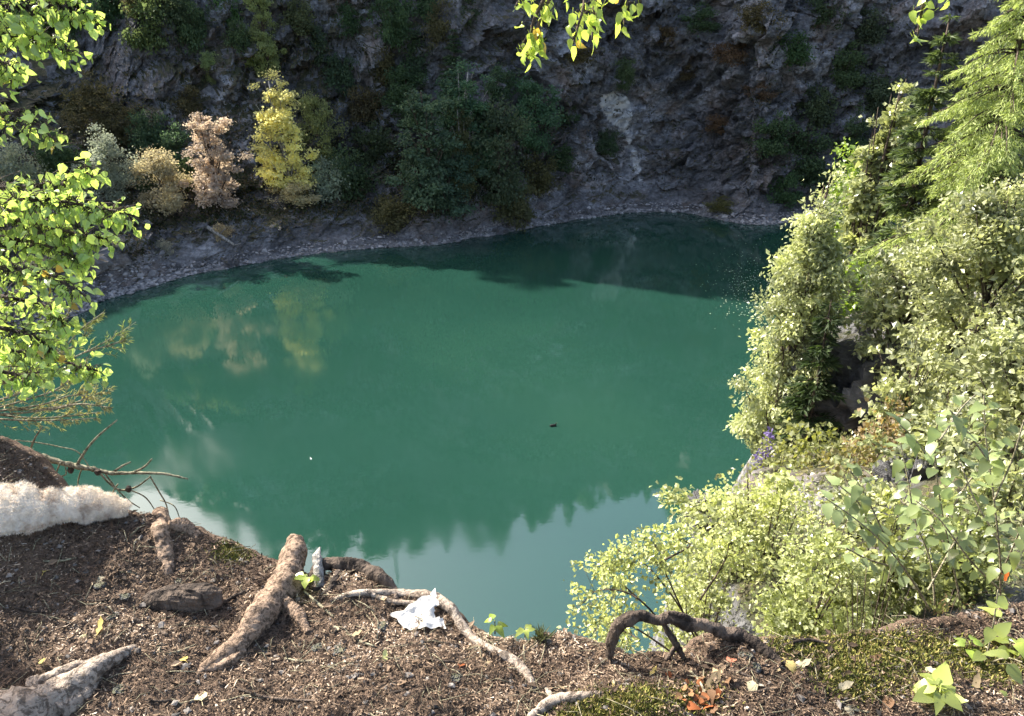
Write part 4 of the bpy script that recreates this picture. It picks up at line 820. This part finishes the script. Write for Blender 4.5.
# ------------------------------------------------------------------ white tissue and fleece
def white_mat(name, c, sss=.0, rough=.8, sc=40, bumpd=.004):
    m, t, o = new_mat(name); q = N(t); n_ = q.noise(q.coord(), sc, 6, .7); cc = q.mix(q.ramp(n_, [(.35, .5), (.6, 0)]), c, tuple(x * .72 for x in (c[0], c[1] * .93, c[2] * .85)))
    if rough >= 1: cc = q.mix(q.ramp(q.noise(q.coord(), 16, 5, .7), [(.52, 0), (.66, .75)]), cc, (.42, .27, .16))
    b_ = q.pbsdf(cc, rough, .3, q.bump(n_, .6, bumpd)); tr = q.n('BsdfTranslucent'); q.l(cc, tr.inputs[0]); mx = q.n('MixShader'); mx.inputs[0].default_value = .25
    q.l(b_.outputs[0], mx.inputs[1]); q.l(tr.outputs[0], mx.inputs[2]); q.l(mx.outputs[0], o.inputs[0]); return m
M_paper = white_mat('tissue_paper', (.80, .78, .73), rough=.9)
c4 = [gp(390, 618, .012), gp(437, 600, .035), gp(446, 632, .012), (gp(404, 630, .006))]
K = 26; s, t = np.meshgrid(np.linspace(0, 1, K), np.linspace(0, 1, K), indexing='ij'); s = s[..., None]; t = t[..., None]; c4 = [np.array(c) for c in c4]
Pp = (c4[0] * (1 - s) * (1 - t) + c4[1] * s * (1 - t) + c4[2] * s * t + c4[3] * (1 - s) * t).reshape(-1, 3)
q3 = Pp - c4[0]; Pp = Pp + np.stack([.012 * fbm(q3 * 22, 2), .012 * fbm(q3 * 22 + 5, 2), .022 * fbm(q3 * 26 + 9, 3, .5, False) + .01 * np.abs(perlin(q3 * 40))], 1)
notch = (((s - 1) ** 2 + (t - .55) ** 2) < .05).reshape(K, K); Fq = grid_faces(K, K); fk = ~notch.ravel()[Fq[:, 0]]
ts = link('paper_tissue', np_mesh('paper_tissue', Pp - c4[0], Fq[fk], None, True), M_paper); ts.location = c4[0]; tag(ts, 'crumpled white paper tissue caught under the thin pale root', 'tissue')

M_wool = white_mat('wool', (.92, .84, .72), rough=1.0, sc=30, bumpd=.01)
PL = [(-60, 532), (-20, 532), (10, 530), (45, 526), (80, 521), (104, 518), (128, 517)]; RR = [.030, .031, .029, .026, .021, .015, .005]
cl = []
for (a, b), rr_ in zip(PL, RR): v = gp(a, b); cl.append((v.x, v.y, v.z + rr_ * .62 + .02, rr_)); cl[-1] = (v.x, v.y + rr_ * 1.6, *cl[-1][2:])
cl = spline(cl, 130); V, q_1, a_1, b_1 = tube(cl[:, :3], cl[:, 3], 44, 0); org = cl[0, :3].copy()
d_ = V[:len(cl) * 44].reshape(len(cl), 44, 3) - cl[:, None, :3]; dn = unit(d_); qn = V[:len(cl) * 44]; 
k = 1 + .55 * fbm(qn * 13, 4, .6).reshape(len(cl), 44) + .25 * np.abs(fbm(qn * 34 + 3, 3)).reshape(len(cl), 44)
d_ = d_ * k[..., None]; d_[..., 2] = np.where(d_[..., 2] < 0, d_[..., 2] * .42, d_[..., 2]); d_[..., 2] *= .85; d_[..., 1] *= 2.7; d_[..., 2] += .33 * d_[..., 1]
V[:len(cl) * 44] = (cl[:, None, :3] + d_).reshape(-1, 3)
fo = thing('fleece', 'white fluffy fleece lying over the rim at the left edge', 'fleece', tuple(org)); g = Geo(); g.add(V - org, q_1); fm = g.mesh('padding'); link('padding', fm, M_wool, fo)
ci = r.choice(len(cl) * 44, 26000); C = V[ci] - org; A = unit(d_.reshape(-1, 3)[ci]) + r.normal(0, .7, (26000, 3)); Vw, Fw = leaf_cloud(C, A + np.array([.5, -.3, -.2]), .011, r, .05, .05)
tf = link('fibre', leaf_mesh('fibre', Vw, Fw, r), M_wool, fo); tf['kind'] = 'stuff'

# ------------------------------------------------------------------ dead branch over the water at the left
o = thing('dead_branch', 'bare dead branch with curling side twigs reaching over the water', 'branch', tuple(at_y(-20, 440, 2.35))); L0 = np.array(o.location)
def pxl(pl, y, n=16, dy=0):
    out = [(*at_y(a, b, y + dy * i / max(1, len(pl) - 1)), rp) for i, (a, b, rp) in enumerate(pl)]; out = [(x, yv, z, rp * depth((x, yv, z)) / F) for x, yv, z, rp in out]; return spline(out, n)
def twigpart(parent, L0, pl, y, name='twig', mat=None, wob=.2, sides=6, n=20, dy=0):
    Q = pxl(pl, y, n, dy); g = Geo(); g.tube(Q[:, :3] - L0, Q[:, 3], sides, wob); return link(name, g.mesh(name), mat or M_dead, parent)
twigpart(o, L0, [(-20, 442, 3.6), (10, 447, 3.4), (40, 456, 3.2), (70, 465, 2.8), (92, 469, 2.4), (112, 473, 1.9), (140, 473, 1.5), (165, 474, 1.2), (188, 479, .8)], 2.35, 'stem', None, .45, 9, 70)
for i, pl in enumerate([[(76, 466, 1.6), (86, 450, 1.3), (98, 436, 1.1), (117, 420, .7)], [(28, 470, 1), (30, 452, 1.1), (34, 440, 1), (42, 427, .7)], [(28, 470, 1), (29, 480, .9), (29, 496, .6)], [(15, 440, .6), (40, 443, .6), (60, 447, .6), (78, 452, .6), (90, 468, .5)], [(113, 472, 1.4), (124, 465, 1), (131, 462, .7)], [(132, 473, 1.4), (144, 467, 1.1), (152, 459, .8)], [(98, 471, 1.2), (108, 482, 1.2), (120, 490, 1.1), (136, 487, 1), (150, 477, .7)], [(150, 476, .8), (158, 490, .8), (166, 504, .7), (169, 518, .5)], [(128, 489, .7), (145, 497, .7), (155, 510, .5)], [(160, 500, .6), (174, 506, .6), (180, 519, .5)], [(60, 463, .8), (56, 476, .8), (66, 474, .6), (64, 462, .5)], [(82, 468, .8), (78, 482, .7), (80, 494, .5)], [(104, 472, .8), (116, 488, .7), (128, 500, .7), (140, 508, .5)], [(40, 458, .8), (50, 470, .7), (44, 480, .5)], [(118, 484, .8), (113, 492, .7), (112, 500, .5)]]):
    twigpart(o, L0, pl, 2.35 + .03 * math.sin(i * 2.3), 'twig', None, .15, 5, 18, .04 * math.cos(i * 1.7))
for a, b in ((22, 452), (71, 470), (98, 472), (129, 489)): 
    p = np.array(at_y(a, b, 2.34)); bmk = link('cone', boulder_mesh(31, (.010, .009, .011), 12, .4), M_bark, o); bmk.location = p - L0

# feathery green-tan sprays
def feather(name, label, cat, stems, y, color, seed, nt=11, tw=22):
    r = np.random.default_rng(seed); o = thing(name, label, cat, tuple(at_y(*stems[0][0], y))); L0 = np.array(o.location); CC = []; AA = []
    for si, st in enumerate(stems):
        Q = pxl([(a, b, 1.2 - .25 * i) for i, (a, b) in enumerate(st)], y, 30, .12 * math.sin(si * 1.9)); g = Geo(); g.tube(Q[:, :3] - L0, np.maximum(Q[:, 3], .001), 5, 0)
        gg = Geo(); ux = depth(Q[15, :3]) / F
        for k in range(nt):
            s = r.uniform(.15, .97); p = Q[int(s * 29), :3] - L0; tdir = unit(Q[min(29, int(s * 29) + 1), :3] - Q[max(0, int(s * 29) - 1), :3]); sd = r.choice([-1, 1])
            nrm = unit(np.cross(tdir, [0, -1, .3])); d = unit(tdir * .9 + nrm * sd * .55 + r.normal(0, .18, 3)); Lt = tw * ux * (1.2 - s) * r.uniform(.5, 1.2)
            cvs = np.stack([p, p + d * Lt * .5 + r.normal(0, .004, 3), p + d * Lt + [0, 0, .01]]); c = spline(cvs, 6); gg.tube(c, np.linspace(.0012, .0006, 6), 4)
            m_ = 16; q = r.uniform(0, 1, m_); CC.append(np.stack([np.interp(q, np.linspace(0, 1, 6), c[:, j]) for j in range(3)], 1)); AA.append(d + r.normal(0, .45, (m_, 3)))
        q = r.uniform(.1, 1, 26); CC.append(np.stack([np.interp(q, np.linspace(0, 1, 30), Q[:, j] - L0[j]) for j in range(3)], 1)); AA.append(unit(Q[20, :3] - Q[10, :3]) + r.normal(0, .45, (26, 3)))
        link('stem', g.mesh('stem'), M_dead, o); t2 = link('twigs', gg.mesh('twigs'), M_dead, o); t2['kind'] = 'stuff'
    V, Fq = leaf_cloud(np.vstack(CC), np.vstack(AA), .018, r, .08, .02); c = link('foliage', leaf_mesh('foliage', V, Fq, r), M_needle, o); c.color = (*color, 1); c['kind'] = 'stuff'
feather('broom_bush', 'upper feathery green spray below the hanging birch leaves at the left', 'bush', [[(-20, 385), (40, 372), (85, 352), (112, 338), (136, 322)], [(-10, 390), (50, 360), (80, 340), (90, 322)], [(10, 380), (50, 345), (66, 318), (72, 302)], [(-10, 395), (30, 350), (48, 320), (52, 296)], [(20, 376), (60, 352), (80, 330), (104, 312)], [(85, 352), (110, 345), (125, 340)]], 2.45, (.27, .30, .13), 71)
feather('broom_bush', 'lower feathery tan green spray just above the dead branch', 'bush', [[(-20, 415), (30, 412), (70, 404), (98, 394), (108, 388)], [(-20, 412), (30, 418), (70, 416), (100, 412)], [(-10, 410), (25, 400), (55, 390), (80, 372)], [(-20, 405), (15, 395), (35, 385), (50, 372)], [(10, 410), (50, 408), (84, 398), (90, 372)], [(-20, 418), (20, 420), (60, 420), (96, 418)], [(50, 410), (80, 404), (112, 408)], [(-20, 400), (0, 385), (20, 365)], [(-10, 412), (40, 405), (76, 395), (106, 402)]], 2.4, (.36, .34, .17), 72, 13, 26)

# ------------------------------------------------------------------ birch boughs with leaves
def bough_tree(name, label, cat, base, boughs, color, seed, lpx, per, spread, y, n_obj=300, hang=.8, mat=None, trunk=None, ysp=.3):
    """boughs as pixel lines at distance y; leaves hang from short twigs. The n_obj leaves nearest the camera are parts."""
    r = np.random.default_rng(seed); o = thing(name, label, cat, base); L0 = np.array(o.location)
    if trunk is not None:
        g = Geo(); g.tube(np.array(trunk)[:, :3] - L0, np.array(trunk)[:, 3], 10, .12); link('trunk', g.mesh('trunk'), M_birchbark, o)
    LV = []
    for bi, (pl, dens) in enumerate(boughs):
        yy_ = y + ysp * math.sin(bi * 2.7); Q = pxl([(a, b, 2.2 * (1 - i / len(pl)) + .5) for i, (a, b) in enumerate(pl)], yy_, 40, ysp * .5 * math.cos(bi))
        start = Q[0, :3]
        g = Geo(); g.tube(Q[:, :3] - L0, Q[:, 3], 6, .1); link('branch', g.mesh('branch'), M_bark, o); gg = Geo(); ux = depth(Q[20, :3]) / F
        for k in range(int(per * dens)):
            s = r.uniform(.3, 1.0); p = Q[int(s * 39), :3]; off = r.normal(0, spread, 3) * ux * np.array([1, 1.2, .8]) * (1.25 - .75 * s) + [0, 0, -.3 * spread * ux]
            e = p + off; gg.tube(np.array([p, (p + e) / 2 + [0, 0, .006], e]) - L0, [.0012, .001, .0007], 3); LV.append((e, ux * lpx * r.uniform(.7, 1.25)))
        t2 = link('twigs', gg.mesh('twigs'), M_bark, o); t2['kind'] = 'stuff'
    LV.sort(key=lambda v: v[0][1])
    vis = [v for v in LV if -10 < 512 + F * v[0][0] / depth(v[0]) < 1030]
    chosen = set(id(v) for v in vis[:n_obj]); CC = []; SS = []
    for v in LV:
        e, L_ = v
        if id(v) in chosen:
            d = Vector(r.normal(0, .55, 3)) + Vector((.15, -.1, -hang)); add_leaf(o, Vector(e - L0), d, Vector(r.normal(0, .7, 3)) + Vector((-.5, -.3, .5)), L_, color if r.uniform() > .04 else (.55, .40, .12), 'leaf', LEAF, mat)
        else: CC.append(e - L0); SS.append(L_)
    if CC:
        V, Fq = leaf_cloud(np.array(CC), r.normal(0, .55, (len(CC), 3)) + [.1, -.1, -hang], np.array(SS), r, .4, ovate=True); c = link('foliage', leaf_mesh('foliage', V, Fq, r, True), mat or M_leaf, o); c.color = (*color, 1); c['kind'] = 'stuff'
    return o
BL = (.44, .60, .24)
left_b = [([(-110, 20), (-40, 8), (20, 6), (60, 6), (98, 18)], 1.3), ([(-110, 60), (-40, 40), (10, 36), (45, 36), (78, 58)], 1.3), ([(-110, 90), (-40, 66), (0, 62), (20, 74)], .8), ([(-110, 30), (-30, -8), (30, -10), (70, -6)], .7),
 ([(-110, 130), (-40, 110), (0, 112), (26, 118), (56, 140)], .55), ([(-110, 200), (-30, 190), (30, 186), (70, 178), (90, 162)], 1.0), ([(-110, 230), (-30, 205), (40, 200), (90, 206), (134, 216)], 1.9), ([(-110, 240), (-30, 220), (30, 222), (70, 232), (112, 240)], 1.4), ([(-110, 260), (-40, 235), (20, 240), (60, 250), (80, 262)], 1.1),
 ([(-110, 300), (-40, 270), (10, 268), (50, 276), (86, 296)], 1.1), ([(-110, 320), (-40, 295), (10, 298), (50, 308), (62, 330)], 1.1), ([(-110, 350), (-40, 325), (10, 330), (40, 340), (52, 350)], 1.1), ([(-110, 370), (-40, 348), (10, 350), (50, 358), (102, 372)], 1.5), ([(-110, 390), (-60, 375), (-10, 370), (20, 375), (40, 372)], .8)]
trunk = [(-2.75, 2.3, CZ - 1.6, .09), (-2.7, 2.35, CZ - .6, .075), (-2.62, 2.4, CZ + .3, .06), (-2.6, 2.3, CZ + 1.4, .045), (-2.5, 2.2, CZ + 2.6, .02)]
bough_tree('birch_tree', 'birch at the left edge with glowing yellow green leaves on its boughs', 'tree', (-2.75, 2.3, CZ - 1.6), left_b, BL, 81, 9.5, 165, 12.5, 1.72, 300, .7, M_glow, spline(trunk, 20), .14)
top_b = [([(556, -40), (548, -10), (534, 20), (530, 44), (528, 60)], .62), ([(566, -50), (560, -20), (545, 8), (538, 30), (540, 52)], .55), ([(545, -40), (530, -15), (516, 6)], .3), ([(590, -50), (586, -20), (584, 5), (578, 26), (573, 44)], .36), ([(600, -40), (596, -10), (594, 15), (592, 40)], .36), ([(640, -50), (632, -20), (626, 6), (624, 22)], .2), ([(650, -45), (642, -15), (640, 6)], .12), ([(940, -50), (930, -15), (922, 10), (918, 34)], .3), ([(965, -45), (958, -18), (956, 0)], .12)]
tb = bough_tree('overhanging_birch', 'birch bough overhead with leafy twig ends hanging into the top edge', 'tree', (.2, 1.75, CZ + .9), top_b, (.46, .60, .17), 82, 12, 50, 7, 1.75, 300, 1.0, M_glow, spline([(-1.2, -1.5, CZ + 1.6, .05), (-.3, .6, CZ + 1.2, .035), (.2, 1.75, CZ + .75, .02), (.7, 1.85, CZ + .6, .012), (1.25, 1.8, CZ + .45, .006)], 24), .08)
g = Geo(); L0 = np.array(tb.location)
for a, b in ((556, -40), (640, -50), (592, -50), (945, -50)):
    e = np.array(at_y(a, b, 1.78)); s0 = np.array([e[0] * .8, 1.8, CZ + .66 - .1 * e[0]]); Q = spline([s0, (s0 + e) / 2 + [0, .02, .02], e], 8); g = Geo(); g.tube(Q - L0, np.linspace(.006, .003, 8), 5); link('branch', g.mesh('branch'), M_bark, tb)

# ------------------------------------------------------------------ broad leaved sapling and seedlings at the right
def sapling(name, label, cat, stems, y, lpx, color, seed, step=15, mat=None, base=None, hang=.25):
    r = np.random.default_rng(seed); Q0 = at_y(*stems[0][0], y); o = thing(name, label, cat, tuple(Q0)); L0 = np.array(o.location); cnt = 0
    for si, st in enumerate(stems):
        dy = .25 * math.sin(si * 2.1 + seed); Q = pxl([(a, b, 1.0 * (1 - .5 * i / len(st))) for i, (a, b) in enumerate(st)], y, 40, dy); g = Geo(); g.tube(Q[:, :3] - L0, np.maximum(Q[:, 3], .0011), 6, .08); link('stem', g.mesh('stem'), M_dead, o)
        Lp = sum(math.dist(st[i], st[i + 1]) for i in range(len(st) - 1)); nl = max(2, int(Lp / step)); ux = depth(Q[20, :3]) / F
        for k in range(nl):
            s = .22 + .78 * (k + .5) / nl; i = int(s * 39); p = Q[i, :3] - L0; t = unit(Q[min(39, i + 1), :3] - Q[i - 1, :3]); sd = 1 if k % 2 else -1
            side = unit(np.cross(t, [0, -.5, 1])) * sd; d = t * .35 + side + r.normal(0, .25, 3) + [0, -.2, -hang]; pet = unit(d) * ux * lpx * .3
            add_leaf(o, Vector(p + pet), Vector(d), Vector((r.normal(0, .35), r.normal(0, .35) - .3, 1)), ux * lpx * r.uniform(.75, 1.2), color, 'leaf', LEAF, mat); cnt += 1
    return o
sapling('hazel_sapling', 'broad leaved hazel sapling with upright dark stem at the right edge', 'sapling', [[(1000, 622), (1000, 560), (994, 500), (986, 440), (984, 396)], [(998, 580), (1016, 540), (1030, 500)], [(998, 540), (975, 500), (960, 462)], [(994, 500), (1012, 460), (1024, 420)], [(988, 460), (966, 430), (950, 410)], [(1000, 590), (970, 560), (940, 520), (915, 500)]], 2.35, 15, (.25, .32, .15), 91, 8, M_shiny)
sapling('bramble', 'bramble with broad grey green leaves leaning left over the heather', 'bramble', [[(930, 610), (905, 570), (880, 540), (850, 515), (825, 498)], [(925, 600), (890, 545), (868, 500), (850, 470)], [(935, 605), (930, 560), (915, 520), (908, 480), (900, 440)], [(905, 570), (870, 560), (846, 548)], [(880, 540), (866, 515), (856, 500), (840, 486)], [(928, 590), (950, 550), (962, 530)]], 2.55, 14, (.24, .31, .16), 92, 8, M_shiny)
sapling('rowan_sapling', 'pale leaved young sapling above the heather, beside the dark gap', 'sapling', [[(960, 600), (950, 550), (940, 500), (935, 450), (940, 410)], [(950, 550), (925, 520), (900, 500)], [(945, 520), (970, 480), (990, 460)], [(938, 470), (915, 440), (900, 425)], [(940, 440), (960, 410), (975, 395)]], 2.8, 15, (.24, .32, .14), 93, 9, M_shiny)
sapling('seedling', 'slim seedling with pale green leaves in the lower right corner', 'seedling', [[(970, 722), (978, 690), (988, 650), (994, 620), (998, 590)], [(992, 628), (1010, 622), (1030, 628)], [(984, 665), (1006, 658), (1022, 662)], [(976, 696), (962, 690), (955, 684)], [(988, 648), (968, 640), (955, 634)], [(980, 684), (1004, 694), (1020, 700)]], 1.62, 20, (.36, .44, .14), 94, 17, None)
def rosette(name, label, px, py, lpx, color, n, seed):
    p = gp(px, py, .05); o = thing(name, label, 'seedling', (p.x, p.y, p.z - .05)); g = Geo(); g.tube([(0, 0, 0), (0, .003, .05)], [.002, .0015], 5); link('stem', g.mesh('stem'), M_bark, o); r = np.random.default_rng(seed); ux = depth(p) / F
    for k in range(n):
        a = k * 2.4 + seed; z = .05 - .012 * (k % 3); d = Vector((math.cos(a), math.sin(a), r.uniform(-.15, .25)))
        add_leaf(o, Vector((0, 0, z)) + d * .008, d, Vector((-d.x * .2, -.25, 1)), ux * lpx * r.uniform(.75, 1.15), color, 'leaf', LEAF)
rosette('maple_seedling', 'low seedling with a whorl of bright pale leaves at the bottom right', 936, 702, 24, (.38, .46, .14), 9, 1)
rosette('herb', 'small bright green herb on the rim right of the snaking root', 495, 634, 12, (.32, .44, .08), 5, 2)
rosette('herb', 'tiny bright herb on the rim between the thick root and the stub', 308, 588, 14, (.38, .48, .10), 7, 3)
rosette('herb', 'small herb peeping over the rim left of the thorny tuft', 525, 641, 10, (.34, .42, .12), 5, 4)
rosette('herb', 'pale herb with narrow leaves right of the slim seedling stem', 1008, 655, 18, (.30, .38, .10), 6, 5)
rosette('herb', 'low green herb on the moss left of the slim seedling', 965, 655, 13, (.26, .36, .08), 6, 6)
# short grassy tuft on the rim
p = gp(541, 640); g = Geo(); r = np.random.default_rng(9); o = thing('grass_tuft', 'dark spiky grass tuft on the rim in the middle', 'grass', tuple(p)); n = 60
V, Fq = leaf_cloud(r.normal(0, .008, (n, 3)) * [1, 1, .1], r.normal(0, .5, (n, 3)) + [0, 0, .9], .045, r, .05, .02); c = link('blade', leaf_mesh('blade', V, Fq, r), M_needle, o); c.color = (.10, .11, .06, 1); c['kind'] = 'stuff'
